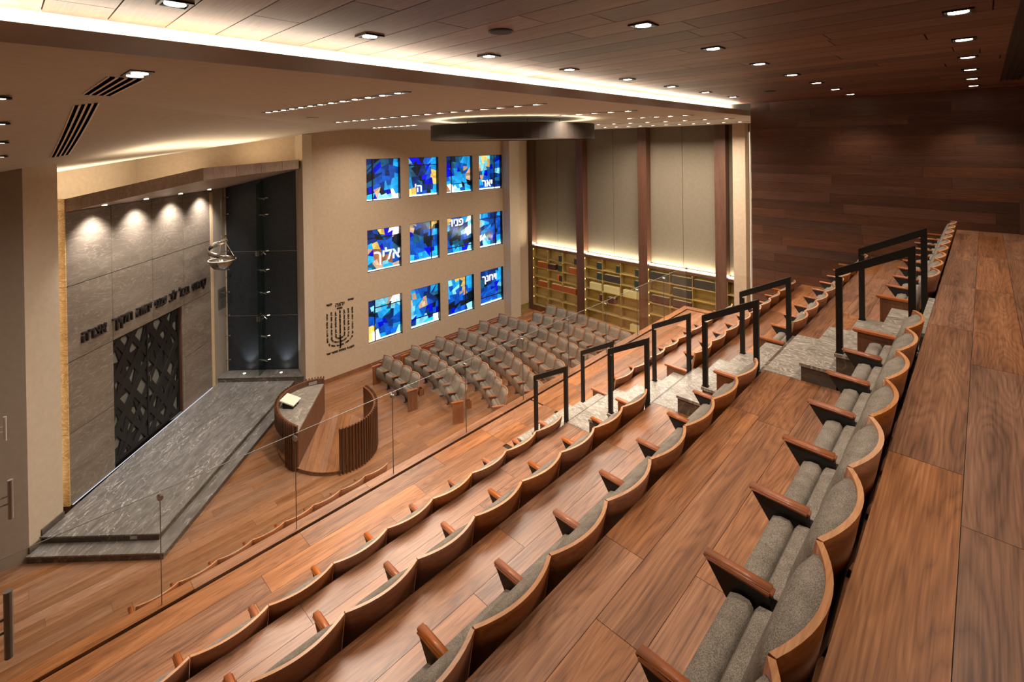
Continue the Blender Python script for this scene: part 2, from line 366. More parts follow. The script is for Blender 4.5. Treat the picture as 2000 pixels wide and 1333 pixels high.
# ------------------------------------------------------------------ stairs
for i in range(4):
    st = empty('staircase', (0, 0, 0))
    tag(st, ['marble steps rising from the balcony front to the second tier', 'marble steps rising from the second tier to the third tier', 'marble steps rising from the third tier to the top row', 'marble steps rising from the top row to the walkway'][i], 'stairs', 'marble stair flights in the balcony aisle')
    z0 = TZ[i]; dz = (TZ[i + 1] - z0) / 4
    fronts = [JY[i] + .87, JY[i] + .575, JY[i] + .28, JY[i] - .02]
    if i > 0:
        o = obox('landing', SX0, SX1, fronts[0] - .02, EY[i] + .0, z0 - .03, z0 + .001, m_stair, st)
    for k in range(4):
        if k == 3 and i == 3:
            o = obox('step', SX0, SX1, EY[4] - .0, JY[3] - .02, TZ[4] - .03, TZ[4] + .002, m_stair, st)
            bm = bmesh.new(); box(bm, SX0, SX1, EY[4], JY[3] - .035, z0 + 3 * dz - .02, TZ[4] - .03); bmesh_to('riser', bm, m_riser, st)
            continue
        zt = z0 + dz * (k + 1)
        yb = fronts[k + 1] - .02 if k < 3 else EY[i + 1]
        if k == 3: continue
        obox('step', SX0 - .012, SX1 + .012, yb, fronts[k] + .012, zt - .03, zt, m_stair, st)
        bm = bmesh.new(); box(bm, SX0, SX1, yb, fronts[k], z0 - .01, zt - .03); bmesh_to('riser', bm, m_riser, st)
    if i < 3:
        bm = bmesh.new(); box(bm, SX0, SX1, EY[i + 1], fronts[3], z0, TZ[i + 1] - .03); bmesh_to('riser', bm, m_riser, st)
# ------------------------------------------------------------------ handrails
RT1 = [(4.85, 4.42), (3.55, 5.178), (2.295, 5.907), (1.005, 6.645)]
RT2 = [(4.285, 4.747), (3.02, 5.475), (1.748, 6.21), (.465, 6.944)]
wh = ['lowest flight', 'second flight up', 'third flight up', 'topmost flight']
for side, X in ((0, 5.50), (1, 6.685)):
    for i in range(4):
        y1, z1 = RT1[i]; y2, z2 = RT2[i]; h = .026
        t = empty('handrail', (X, y1, TZ[i]))
        tag(t, 'black flat-bar handrail on the %s side of the %s' % (('camera', 'far')[side], wh[i]), 'handrail', 'black handrails beside the balcony stairs')
        dz = (TZ[i + 1] - TZ[i]) / 4
        for (yy, zz, zb) in ((y1, z1, TZ[i] + 2 * dz), (y2, z2, TZ[i] + 3 * dz)):
            bm = bmesh.new(); box(bm, -.02, .02, yy - y1 - h, yy - y1 + h, zb - TZ[i], zz - TZ[i] - .075)
            bmesh_to('post', bm, m_black, t)
            bm = bmesh.new(); box(bm, -.03, .03, yy - y1 - .032, yy - y1 + .032, zb - TZ[i], zb - TZ[i] + .008)
            bmesh_to('base_plate', bm, m_black, t)
        bm = bmesh.new(); a, b_ = h, y2 - y1 - h; za, zb_ = z1 - TZ[i], z2 - TZ[i]
        hexa(bm, [(-.022, b_, zb_ - .075), (.022, b_, zb_ - .075), (.022, a, za - .075), (-.022, a, za - .075), (-.022, b_, zb_), (.022, b_, zb_), (.022, a, za), (-.022, a, za)])
        bmesh_to('top_rail', bm, m_black, t)
# ------------------------------------------------------------------ glass balustrade
t = empty('glass_balustrade', (0, 6.12, 3.2)); tag(t, 'frameless clear glass balustrade with steel clamps along the balcony edge', 'balustrade')
xs = [1.103 + 1.372 * k for k in range(-1, 10)]
xs[0] = -.6; xs.append(13.45)
for a, b_ in zip(xs[:-1], xs[1:]):
    obox('glass_pane', a + .006 , b_ - .006, -.006, .006, -.02, 1.165, m_glass, t)
    obox('top_edge', a + .006, b_ - .006, -.006, .006, 1.165, 1.168, m_glassedge, t)
for xk in xs[1:-1]:
    bm = bmesh.new(); tube(bm, [(xk, .028, 1.105), (xk, -.028, 1.105)], .026, 12); bmesh_to('clamp', bm, m_chrome, t, smooth=False)
    obox('seam', xk - .003, xk + .003, -.006, .006, -.02, 1.14, m_glassedge, t)
for a, b_ in ((6.12, 4.98), (4.98, 3.96)):
    obox('glass_pane', 13.444, 13.456, b_ - 6.12 + .006, a - 6.12 - .006, -.02, 1.165, m_glass, t)
# ------------------------------------------------------------------ balcony ceiling and wood wall
bm = bmesh.new(); box(bm, -1.3, 12.4, -1.8, 4.42, 8.79, 9.0)
cw = struct('ceiling', bm, m_gap, 'walnut plank ceiling over the balcony')
planks(cw, 'y', -1.7, 4.42, -1.127, 12.2, 8.78, .02, .333, 2.2, m_ceilwood, seed=70, gap=.008)
bm = bmesh.new(); box(bm, 12.22, 12.5, -1.8, 3.95, 3.0, 8.79)
ww = struct('wall_far', bm, m_pilwood, 'walnut plank wall closing the far end of the balcony')
planks(ww, 'y', -1.7, 3.95, 3.1, 8.77, 12.21, .02, .202, 1.9, m_wallwood, normal='x', seed=71)
bm = bmesh.new(); box(bm, -1.3, 12.4, -1.9, -1.7, 5.0, 9.0); struct('wall_back', bm, m_wallwood, 'walnut wall behind the upper walkway')
bm = bmesh.new(); box(bm, -1.3, -1.15, -1.8, 6.3, 0, 9.0); struct('wall_side', bm, m_cream)
bm = bmesh.new(); box(bm, 12.5, 18.0, 2.6, 2.9, 0, 9.0); struct('wall_side', bm, m_cream)
bm = bmesh.new(); box(bm, -1.2, 12.5, 2.9, 3.1, 0, 3.0); struct('wall_under_balcony', bm, m_cream)
# door at the right edge of the wood wall
dr = empty('door_1', (12.19, -.62, 6.2)); dr['kind'] = 'structure'; dr['label'] = 'dark wood door at the end of the upper walkway'
obox('door_frame', -.03, .02, .10, .19, 0, .62, m_pilwood, dr); obox('door_leaf', -.02, .015, -.6, .10, 0, .6, m_endp, dr)
bm = bmesh.new(); box(bm, -.035, -.02, .02, .06, .4, .42); bmesh_to('door_handle', bm, m_chrome, dr)
# slot air vent in the wooden ceiling
sv = empty('ceiling_vent', (0, 0, 8.77)); tag(sv, 'long black slot air vent in the walnut ceiling above the walkway', 'air vent')
obox('backing', 4.4, 10.8, -.40, -.18, -.002, .008, m_dark, sv)
for k in range(4): obox('slat', 4.4, 10.8, -.40 + k * .066, -.372 + k * .066, -.016, .0, m_black, sv)
# hall ceiling: lip, cove, flat field and the folded field above the ark
bm = bmesh.new(); box(bm, -1.3, 17.9, 4.10, 4.13, 8.5, 8.625); box(bm, -1.3, 17.9, 4.131, 4.42, 8.563, 8.60)
struct('trim_3', bm, m_ceil, 'plaster lip of the light cove between the two ceilings')
bm = bmesh.new(); box(bm, -1.3, 17.9, 4.425, 4.47, 8.6, 8.95); struct('trim_4', bm, m_white, 'white back of the light cove')
bm = bmesh.new(); box(bm, -1.0, 12.2, 4.20, 4.33, 8.602, 8.612); o = bmesh_to('led_strip', bm, m_led); tag(o, 'continuous warm light strip in the ceiling cove', 'light strip')
def zc(s, n):
    return 8.5 if n > -5.1 else 8.5 - (.222 - .0148 * (max(3, s) - 10.35)) * (-5.1 - n)
bm = bmesh.new()
fp = [(-1.3, 4.13), (18.0, 4.13), (18.0, 16.6), (9.387, 16.6), (-1.3, 5.913)]
vb = [bm.verts.new((x, y, 8.5)) for x, y in fp]; bm.faces.new(vb)
vt = [bm.verts.new((x, y, 8.56)) for x, y in fp]; bm.faces.new(vt[::-1])
for i in range(5): bm.faces.new((vb[i], vb[(i + 1) % 5], vt[(i + 1) % 5], vt[i]))
S = [3.26 + (18.375 - 3.26) * k / 20 for k in range(21)]; NN = [-5.1 - k * 8.0 / 12 for k in range(13)]
g = [[bm.verts.new((*ark(s, n), zc(s, n))) for n in NN] for s in S]
for i in range(20):
    for j in range(12): bm.faces.new((g[i][j], g[i + 1][j], g[i + 1][j + 1], g[i][j + 1]))
me = bpy.data.meshes.new('ceiling'); bm.to_mesh(me); bm.free(); o = link('ceiling', me, m_ceil); o['kind'] = 'structure'; o['label'] = 'beige plaster ceiling folding down towards the ark'
# ------------------------------------------------------------------ walls of the hall
def qwall(name, p0, p1, z0, z1, th, mat, label=None):
    d = Vector((p1[0] - p0[0], p1[1] - p0[1])).normalized(); nrm = Vector((-d.y, d.x)) * th
    bm = bmesh.new(); prism(bm, [p0, p1, (p1[0] + nrm.x, p1[1] + nrm.y), (p0[0] + nrm.x, p0[1] + nrm.y)], z0, z1)
    return struct(name, bm, mat, label)
WB = 1.02
wl = [9.0710 + 0, 0, 0, 0]
K = 15.9 / 19.2245
WX = [(10.9684 * K, 12.6782 * K), (13.1462 * K, 14.8552 * K), (15.3488 * K, 17.0611 * K), (17.5255 * K, 19.217 * K)]
WZ = [(CZ - 2.3466 * K, CZ - .5004 * K), (CZ - 5.4299 * K, CZ - 3.587 * K), (CZ - 8.5026 * K, CZ - 6.6551 * K)]
bm = bmesh.new()
X0w, X1w = 6.80, 17.95
xsb = [X0w] + [v for p in WX for v in p] + [X1w]; zsb = [0] + [v for p in WZ[::-1] for v in p] + [8.5]
for i in range(len(xsb) - 1):
    for j in range(len(zsb) - 1):
        if i % 2 == 1 and j % 2 == 1: continue
        if xsb[i + 1] - xsb[i] < 1e-4: continue
        box(bm, xsb[i], xsb[i + 1], 15.9, 16.25, zsb[j], zsb[j + 1])
bmesh.ops.remove_doubles(bm, verts=bm.verts, dist=1e-5)
struct('wall_windows', bm, m_cream, 'beige plaster wall with twelve stained glass windows')
qwall('wall_niche_reveal', ark(16.72, -6.95), (6.80, 15.9), 0, 8.32, .3, m_creamL)
bm = bmesh.new(); prism(bm, [ark(16.70, -6.9), ark(16.70, -12.4), ark(17.0, -12.4), ark(17.0, -6.9)], 0, 8.5); struct('wall_niche', bm, m_cream, 'beige wall above the black niche')
bm = bmesh.new(); prism(bm, [ark(9.6, -12.19), ark(16.9, -12.19), ark(16.9, -12.5), ark(9.6, -12.5)], 0, 8.4); struct('wall_behind_ark', bm, m_cream, 'beige wall behind the ark block')
bm = bmesh.new(); prism(bm, [ark(9.62, -9.17), ark(10.36, -9.17), ark(10.36, -9.5), ark(9.9, -12.4), ark(9.4, -12.4)], 0, 8.2); struct('wall_ark_side', bm, m_creamL, 'beige wall pier beside the gold edge of the ark')
p_ = ark(9.62, -9.17)
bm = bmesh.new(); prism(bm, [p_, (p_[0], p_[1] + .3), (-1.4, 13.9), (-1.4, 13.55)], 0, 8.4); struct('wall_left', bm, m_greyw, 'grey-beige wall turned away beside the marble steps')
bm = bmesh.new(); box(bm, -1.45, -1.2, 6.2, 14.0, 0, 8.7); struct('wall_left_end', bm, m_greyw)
# corner pilaster, shelf wall
bm = bmesh.new(); box(bm, 15.935, 16.58, 15.46, 15.9, 0, 8.5); struct('wall_pilaster', bm, m_creamL, 'beige corner pilaster beside the stained glass')
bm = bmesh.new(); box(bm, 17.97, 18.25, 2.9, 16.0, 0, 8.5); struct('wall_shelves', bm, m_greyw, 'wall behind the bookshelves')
bm = bmesh.new(); box(bm, 17.42, 17.8, 5.83, 6.24, 0, 8.5); struct('wall_column', bm, m_cream, 'beige column at the end of the bookshelves')
bm = bmesh.new(); box(bm, 17.75, 17.96, 3.0, 5.80, 0, 8.5); struct('wall_beyond', bm, m_creamL)
bm = bmesh.new(); box(bm, 17.735, 17.75, 5.79, 5.80, .4, 8.2); o = bmesh_to('led_strip', bm, emit('soft_led', (1, .86, .66), 1.2)); tag(o, 'thin upright light strip beside the beige column', 'light strip')
PIL = [(15.86, 15.62), (13.02, 12.63), (9.975, 9.594), (6.94, 6.55)]
for k, (ya, yb) in enumerate(PIL):
    bm = bmesh.new(); box(bm, 17.60, 17.96, yb, ya, 0, 8.5)
    o = struct('trim_%d' % (5 + k), bm, m_pilwood, ['walnut pilaster in the corner beside the shelves', 'walnut pilaster between the first two shelf bays', 'walnut pilaster between the last two shelf bays', 'walnut pilaster nearest the beige column'][k])
BAYS = [(15.62, 13.02), (12.63, 9.975), (9.594, 6.94), (6.55, 6.25)]
bayn = ['bay beside the window wall', 'middle bay', 'bay nearest the balcony', 'narrow end bay']
for k, (ya, yb) in enumerate(BAYS):
    m2 = (ya + yb) / 2
    pn = empty('acoustic_panel', (17.95, m2, 3.08)); tag(pn, 'tall beige wall panels above the %s of bookshelves' % bayn[k], 'wall panel', 'beige panels above the bookshelves')
    if k < 3:
        obox('panel', -.03, 0, .008, ya - m2 - .004, .06, 5.42, m_fabpan, pn); obox('panel', -.03, 0, yb - m2 + .004, -.008, .06, 5.42, m_fabpan, pn)
    else: obox('panel', -.03, 0, yb - m2 + .004, ya - m2 - .004, .06, 5.42, m_fabpan, pn)
    area((17.84, m2, 3.115), .05, (ya - yb) * .98, P_SHELF * (ya - yb) / 2.6, rot=(PI, math.radians(-12), 0), color=(1, .88, .62))
    bs = empty('bookshelf', (17.62, ya, 0)); tag(bs, 'lit oak bookshelf in the %s below the light strip' % bayn[k], 'bookshelf', 'built-in bookshelves along the end wall')
    W_ = ya - yb
    obox('plinth', 0, .33, -W_, 0, 0, .25, m_pilwood, bs)
    obox('top_board', -.01, .33, -W_, 0, 2.98, 3.08, m_pilwood, bs)
    bm = bmesh.new(); box(bm, .12, .30, -W_ + .01, -.01, 3.081, 3.10); bmesh_to('light_strip', bm, m_led, bs)
    obox('back_panel', .315, .33, -W_, 0, .25, 2.98, m_oak, bs)
    for zz in (.27, .72, 1.18, 1.63, 2.08, 2.53): obox('shelf', .0, .315, -W_ + .02, -.02, zz - .03, zz, m_oak, bs)
    for sd in (-.01, -W_ + .01): obox('side_panel', .0, .315, sd - .01, sd + .01, .25, 2.98, m_oak, bs)
    if k < 3:
        zl = [.27, .72, 1.18, 1.63, 2.08, 2.53, 2.98]
        for q in range(6):
            for fr in (1 / 3, 2 / 3): obox('divider', .04, .315, -W_ * fr - .012, -W_ * fr + .012, zl[q], zl[q + 1] - .03, m_oak, bs)
        for q in range(6):
            bm = bmesh.new(); box(bm, .012, .03, -.032, -.022, zl[q + 1] - .10, zl[q + 1] - .045); bmesh_to('shelf_light', bm, m_ledy, bs)
            area((17.66, (ya + yb) / 2, zl[q + 1] - .045), .03, W_ * .92, 1.5, color=(1, .76, .26), rot=(0, math.radians(-25), 0))
# ------------------------------------------------------------------ books
def bookmat(name, c): return plain(name, c, .55)
BK = {'rust': (.36, .085, .02), 'green': (.025, .04, .03), 'plum': (.07, .022, .02), 'cream': (.62, .55, .24), 'char': (.04, .033, .024), 'orange': (.75, .15, .02)}
BKM = {k: bookmat('book_' + k, v) for k, v in BK.items()}
def book_mesh(key, th, h, d):
    bm = bmesh.new()
    box(bm, 0, d, -th / 2, -th / 2 + .004, 0, h); box(bm, 0, d, th / 2 - .004, th / 2, 0, h)      # boards
    box(bm, -.004, .004, -th / 2, th / 2, 0, h)                                                   # spine
    box(bm, .004, d - .006, -th / 2 + .004, th / 2 - .004, .004, h - .006, 1)
    me = bpy.data.meshes.new('book'); bmesh.ops.recalc_face_normals(bm, faces=bm.faces); bm.to_mesh(me); bm.free()
    me.materials.append(BKM[key]); me.materials.append(m_paper); return me
zl = [2.53, 2.08, 1.63, 1.18, .72, .27]
SETS = [  # bay, level from top, column, where, colour, count, height, thickness, label
 (0, 0, 1, 'R', 'green', 3, .27, .05, 'dark green volume, top shelf of the bay beside the windows, middle'),
 (0, 0, 2, 'R', 'char', 3, .25, .05, 'dark volume, top shelf of the bay beside the windows, third compartment'),
 (0, 1, 0, 'R', 'rust', 9, .27, .062, 'rust red volume of the set on the second shelf, first compartment'),
 (0, 1, 1, 'L', 'plum', 8, .25, .05, 'plum brown volume, second shelf of the bay beside the windows'),
 (0, 1, 1, 'R', 'green', 4, .28, .05, 'dark green volume beside the plum brown set, second shelf'),
 (0, 1, 2, 'R', 'rust', 7, .27, .065, 'rust red volume of the set on the second shelf, third compartment'),
 (0, 2, 1, 'R', 'char', 3, .26, .04, 'black volume standing with an orange one, third shelf'),
 (0, 3, 0, 'R', 'rust', 9, .26, .06, 'rust red volume, fourth shelf, compartment nearest the window wall'),
 (0, 3, 1, 'R', 'rust', 10, .26, .06, 'rust red volume, fourth shelf, middle compartment'),
 (0, 3, 2, 'L', 'rust', 12, .26, .06, 'rust red volume, fourth shelf, compartment beside the pilaster'),
 (1, 0, 0, 'R', 'green', 4, .28, .055, 'dark green volume, top shelf of the middle bay, first compartment'),
 (1, 0, 1, 'R', 'green', 3, .28, .055, 'dark green volume, top shelf of the middle bay, second compartment'),
 (1, 0, 2, 'R', 'green', 3, .27, .055, 'dark green volume, top shelf of the middle bay, third compartment'),
 (1, 1, 0, 'R', 'green', 4, .29, .055, 'dark volume, second shelf of the middle bay, first compartment'),
 (1, 1, 1, 'R', 'char', 13, .28, .058, 'charcoal volume of the long set, second shelf of the middle bay'),
 (1, 1, 2, 'R', 'green', 4, .27, .05, 'dark volume, second shelf of the middle bay, third compartment'),
 (1, 2, 0, 'R', 'cream', 10, .27, .06, 'cream volume, third shelf of the middle bay, first compartment'),
 (1, 2, 1, 'R', 'cream', 13, .27, .06, 'cream volume, third shelf of the middle bay, second compartment'),
 (1, 2, 2, 'R', 'cream', 12, .26, .06, 'cream volume, third shelf of the middle bay, third compartment'),
 (1, 3, 0, 'R', 'plum', 2, .28, .05, 'maroon volume standing alone, fourth shelf of the middle bay'),
 (1, 3, 1, 'M', 'plum', 6, .25, .055, 'maroon volume of the set, fourth shelf of the middle bay'),
 (1, 5, 2, 'R', 'cream', 7, .27, .06, 'cream volume, lowest shelf of the middle bay'),
 (2, 0, 0, 'R', 'char', 13, .31, .06, 'charcoal volume, top shelf of the bay nearest the balcony, first compartment'),
 (2, 0, 1, 'R', 'char', 13, .31, .06, 'charcoal volume, top shelf of the bay nearest the balcony, second compartment'),
 (2, 0, 2, 'R', 'char', 13, .31, .06, 'charcoal volume, top shelf of the bay nearest the balcony, third compartment'),
 (2, 1, 1, 'R', 'char', 12, .30, .06, 'charcoal volume, second shelf of the bay nearest the balcony'),
 (2, 2, 0, 'R', 'plum', 12, .30, .06, 'brown volume, third shelf of the bay nearest the balcony, first compartment'),
 (2, 2, 1, 'R', 'plum', 12, .30, .06, 'brown volume, third shelf of the bay nearest the balcony, second compartment'),
]
for (bay, lv, cl, wh_, ck, n, h, th, lab) in SETS:
    ya, yb = BAYS[bay]; cw_ = (ya - yb) / 3; y0 = ya - cw_ * cl - .04; y1 = ya - cw_ * (cl + 1) + .04
    me = book_mesh(ck, th * .94, h, .20)
    n = min(n, int((y0 - y1) / th))
    start = y1 + n * th if wh_ == 'R' else (y0 if wh_ == 'L' else (y0 + y1 + n * th) / 2)
    for k in range(n):
        o = bpy.data.objects.new('book', me); COL.objects.link(o)
        o.location = (17.66, start - (k + .5) * th, zl[lv]); tag(o, lab, 'book', lab.replace(' volume', ' volumes', 1))
me = book_mesh('orange', .05, .27, .2); o = bpy.data.objects.new('book', me); COL.objects.link(o)
o.location = (17.66, BAYS[0][0] - (BAYS[0][0] - BAYS[0][1]) * 2 / 3 + .23, zl[2]); tag(o, 'bright orange volume on the third shelf of the bay beside the windows', 'book')
# ------------------------------------------------------------------ stained glass
PAL = {'k': (.004, .010, .022), 'n': (.003, .030, .18), 'b': (.004, .10, .60), 'B': (.0, .003, .62), 'c': (.012, .33, .78), 'l': (.20, .62, .82), 'w': (1.0, .98, .88),
       'y': (.85, .55, .12), 'p': (.68, .46, .30), 't': (.01, .10, .20), 'o': (.30, .12, .05)}
STR = {'w': 1.6, 'l': 1.1, 'c': 1.05, 'y': 1.0, 'p': .8, 'b': .8, 'n': .8}
GRID = {(0, 0): ["nktnc", "tBknb", "knbbc", "tbbbc", "Bppcc", "clwlw"], (0, 1): ["lBkbc", "tknbc", "tknby", "cnkBy", "cbbnc", "ybbkc"], (0, 2): ["nktcc", "Btbbc", "Bbcbp", "bcccp", "cccoc", "owlbc"],
        (0, 3): ["lyltn", "llytb", "pctbl", "pcbnb", "cbnnt", "bnbnn"], (1, 0): ["nbyBw", "nkbnk", "cybbk", "pobbt", "cooob", "cplcp"], (1, 1): ["pbnny", "Bknbc", "btkkb", "bbbkb", "bbbBc", "cbccc"],
        (1, 2): ["ybncw", "cnknl", "kttlw", "nkkbc", "bbtkk", "bccBl"], (1, 3): ["lcBnc", "lbbnb", "pccbb", "bctbb", "wlnBc", "nlcnl"], (2, 0): ["nllpw", "nlctl", "bnctc", "bbBnb", "ybbnc", "ywcbl"],
        (2, 1): ["cbbnc", "pcbnt", "pcpbn", "lcbBb", "lclnk", "nlccw"], (2, 2): ["lcyyc", "cctyc", "clbpb", "bbbnk", "kktkn", "nBbbl"], (2, 3): ["nbnnc", "nnbbc", "tknbc", "nbbBl", "bbbbt", "bbcbc"]}
MULL = {(0, 0): ('v', .22, None), (0, 1): (None, None, .80), (0, 2): ('v', .24, .24), (0, 3): ('v', .74, None), (1, 0): (None, None, .78), (1, 1): ('v', .77, None), (1, 2): (None, None, .17), (1, 3): ('v', .75, .82),
        (2, 0): ('v', .23, .78), (2, 1): (None, None, .22), (2, 2): ('v', .74, None), (2, 3): (None, None, .2)}
gmat = {}
def glass_mat(k, v, low):
    key = (k, v, low)
    if key not in gmat:
        c = PAL[k]; f = (.75, 1.0, 1.35)[v]
        m = bpy.data.materials.new('stained_glass'); m.use_nodes = True; nt = m.node_tree; b = nt.nodes['Principled BSDF']
        b.inputs['Base Color'].default_value = (c[0] * .3, c[1] * .3, c[2] * .3, 1); b.inputs['Roughness'].default_value = .15
        n = N(nt, 'ShaderNodeTexNoise'); n.inputs['Scale'].default_value = 7; n.inputs['Detail'].default_value = 3; L(nt, coords(nt), n.inputs['Vector'])
        r = ramp(nt, [(.25, tuple(x * .55 for x in c)), (.75, tuple(x * 1.3 for x in c))]); L(nt, n.outputs[0], r.inputs[0])
        L(nt, r.outputs[0], b.inputs['Emission Color']); b.inputs['Emission Strength'].default_value = STR.get(k, 1.0) * f * (1.0, 1.35)[low]
        gmat[key] = m
    return gmat[key]
def text_mesh(s, size, depth, bold=0):
    cu = bpy.data.curves.new('text', 'FONT'); cu.body = s[::-1]; cu.size = size; cu.extrude = depth; cu.align_x = 'CENTER'; cu.align_y = 'BOTTOM_BASELINE'; cu.offset = bold; cu.resolution_u = 3
    o = bpy.data.objects.new('tmp', cu); COL.objects.link(o)
    bpy.context.view_layer.update()
    me = bpy.data.meshes.new_from_object(o.evaluated_get(bpy.context.evaluated_depsgraph_get()))
    bpy.data.objects.remove(o); return me
rowname = ['top', 'middle', 'bottom']; colname = ['first', 'second', 'third', 'fourth']
m_letter = emit('white_letter', (1, .99, .96), 1.6)
wi = 0
for r in range(3):
    for c in range(4):
        wi += 1; x0, x1 = WX[c]; z0, z1 = WZ[r]; W_, H_ = x1 - x0, z1 - z0
        we = empty('window_%d' % wi, (x0, 15.9, z0)); we['kind'] = 'structure'
        we['label'] = 'blue stained glass window, %s row, %s from the ark' % (rowname[r], colname[c])
        rd = random.Random(100 + wi)
        f = .018
        bm = bmesh.new()
        box(bm, 0, f, .02, .20, 0, H_); box(bm, W_ - f, W_, .0, .20, 0, H_); box(bm, f, W_ - f, .06, .20, 0, f); box(bm, f, W_ - f, .02, .20, H_ - f, H_)
        bmesh_to('window_frame', bm, m_black, we)
        polys = [[(f, f), (W_ - f, f), (W_ - f, H_ - f), (f, H_ - f)]]
        mv, mp_, mh = MULL[(r, c)]
        while len(polys) < 58:
            polys.sort(key=parea); p = polys.pop()
            cx = sum(q[0] for q in p) / len(p) + rd.uniform(-.12, .12) * math.sqrt(parea(p)); cy = sum(q[1] for q in p) / len(p) + rd.uniform(-.12, .12) * math.sqrt(parea(p))
            xs_ = [q[0] for q in p]; ys_ = [q[1] for q in p]; wide = (max(xs_) - min(xs_)) > (max(ys_) - min(ys_))
            a = (0 if wide else PI / 2) + rd.choice((-.55, -.3, -.12, 0, 0, .08, .2, .45)) + .25 * math.sin(cx * 2.2 + cy)
            nx, ny = math.cos(a), math.sin(a)
            p1, p2 = clip(p, cx, cy, nx, ny), clip(p, cx, cy, -nx, -ny)
            if len(p1) < 3 or len(p2) < 3: polys.insert(0, p); continue
            polys += [p1, p2]
        G = GRID[(r, c)]
        for p in polys:
            cx = sum(q[0] for q in p) / len(p); cy = sum(q[1] for q in p) / len(p)
            ci = min(4, max(0, int(cx / W_ * 5 + rd.uniform(-.3, .3)))); ri = min(5, max(0, int((1 - cy / H_) * 6 + rd.uniform(-.3, .3))))
            k = G[ri][ci]
            if rd.random() < .08: k = rd.choice('knbtB')
            bm = bmesh.new(); q = [((x - cx) * .985, (y - cy) * .985) for x, y in p]
            va = [bm.verts.new((x, 0, y)) for x, y in q]; vb_ = [bm.verts.new((x, .012, y)) for x, y in q]
            bm.faces.new(va); bm.faces.new(vb_[::-1])
            for i in range(len(q)): bm.faces.new((va[i], va[(i + 1) % len(q)], vb_[(i + 1) % len(q)], vb_[i]))
            bmesh_to('glass_piece', bm, glass_mat(k, rd.randrange(3), 1 if cy < H_ * .16 else 0), we, (cx, .135, cy))
        bm = bmesh.new()
        for fx in range(18):   # bright strip of the light box along the sill
            pass
        box(bm, f, W_ - f, .118, .13, f, f + .035 + .02 * (c % 2)); bmesh_to('sill_light', bm, emit('sill_glow', (.75, .95, 1) if wi not in (9,) else (1, .9, .6), 2.2), we)
        bm = bmesh.new()
        if mv: box(bm, W_ * mp_ - .02, W_ * mp_ + .02, .115, .14, f, H_ - f)
        if mh: box(bm, f if not mv else W_ * (mp_ if mp_ < .5 else 0), W_ - f, .115, .14, H_ * mh - .016, H_ * mh + .016)
        if len(bm.verts): bmesh_to('mullion', bm, m_black, we)
        else: bm.free()
        bm = bmesh.new(); box(bm, 0, W_, .20, .22, 0, H_); bmesh_to('backing', bm, m_dark, we)
        TX = {(0, 1): ("ה'", .42, .36, .12), (0, 3): ('יאר', .46, .42, .09), (1, 0): ('אליך', .58, .62, .22), (1, 2): ('פניו', .46, .44, .76), (2, 3): ('ויחנך', .42, .46, .66)}.get((r, c))
        if TX:
            me = text_mesh(TX[0], TX[1], .006, .008); o = link('lettering', me, m_letter, we, (W_ * TX[2], .105, H_ * TX[3])); o.rotation_euler = (PI / 2, 0, 0); o['label'] = 'white Hebrew lettering'
# dark bands of the burning branch in two windows are dark glass already; nothing painted here
# ------------------------------------------------------------------ menorah text on the window wall
m_ink = plain('black_lettering', (.015, .010, .008), .5)
sh = empty('menorah_inscription', (8.0, 15.89, 0)); tag(sh, 'black raised Hebrew inscription shaped like a menorah on the beige wall', 'inscription')
def wall_text(s, x, z, size, bold=.004):
    me = text_mesh(s, size, .006, bold); o = link('lettering', me, m_ink, sh, (x - 8.0, 0, z)); o.rotation_euler = (PI / 2, 0, 0); return o
mx0, mx1 = 7.50, 8.60           # outer branches
ZT, ZB = 2.33, .98
PS = ["אלהים יחננו ויברכנו יאר פניו אתנו סלה", "לדעת בארץ דרכך בכל גוים ישועתך", "יודוך עמים אלהים יודוך עמים כלם", "ישמחו וירננו לאמים כי תשפט עמים מישר ולאמים בארץ תנחם סלה",
      "יודוך עמים אלהים יודוך עמים כלם", "ארץ נתנה יבולה יברכנו אלהים אלהינו", "יברכנו אלהים וייראו אותו כל אפסי ארץ"]
glyph = {}
def branch(points, text, size):
    """letters of one branch, turned with the curve, joined as one mesh"""
    Ls = [0]
    for a, b_ in zip(points[:-1], points[1:]): Ls.append(Ls[-1] + math.dist(a, b_))
    tot = Ls[-1]; n = len(text); bm = bmesh.new()
    for i, ch in enumerate(text):
        if ch == ' ': continue
        d = (i + .5) / n * tot; j = max(k for k in range(len(Ls) - 1) if Ls[k] <= d)
        t_ = (d - Ls[j]) / (Ls[j + 1] - Ls[j]); x = points[j][0] + (points[j + 1][0] - points[j][0]) * t_; z = points[j][1] + (points[j + 1][1] - points[j][1]) * t_
        ang = math.atan2(points[j + 1][1] - points[j][1], points[j + 1][0] - points[j][0]) + PI
        key = (ch, size)
        if key not in glyph: glyph[key] = text_mesh(ch, size, .005, .004)
        n0 = len(bm.verts); bm.from_mesh(glyph[key]); bm.verts.ensure_lookup_table()
        for v in bm.verts[n0:]:
            px, py, pz = v.co.x, v.co.y - size * .33, v.co.z
            v.co = Vector((x - 8.0 + px * math.cos(ang) - py * math.sin(ang), -pz, z + px * math.sin(ang) + py * math.cos(ang)))
    bmesh_to('branch_lettering', bm, m_ink, sh)
cx_ = 7.995; gap_ = [.455, .305, .155]; bot = [1.14, 1.26, 1.38]
for q in range(3):
    for sgn in (1, -1):
        rr = gap_[q]; pts = [(cx_ + sgn * rr, ZT), (cx_ + sgn * rr, bot[q] + rr * .55)]
        for a in range(1, 7):
            th_ = a / 6 * PI / 2; pts.append((cx_ + sgn * rr * math.cos(th_), bot[q] + rr * .55 - rr * .55 * math.sin(th_) + (0.0)))
        branch(pts, PS[q if sgn > 0 else 6 - q], .075)
branch([(cx_, ZT), (cx_, 1.05)], PS[3], .075)
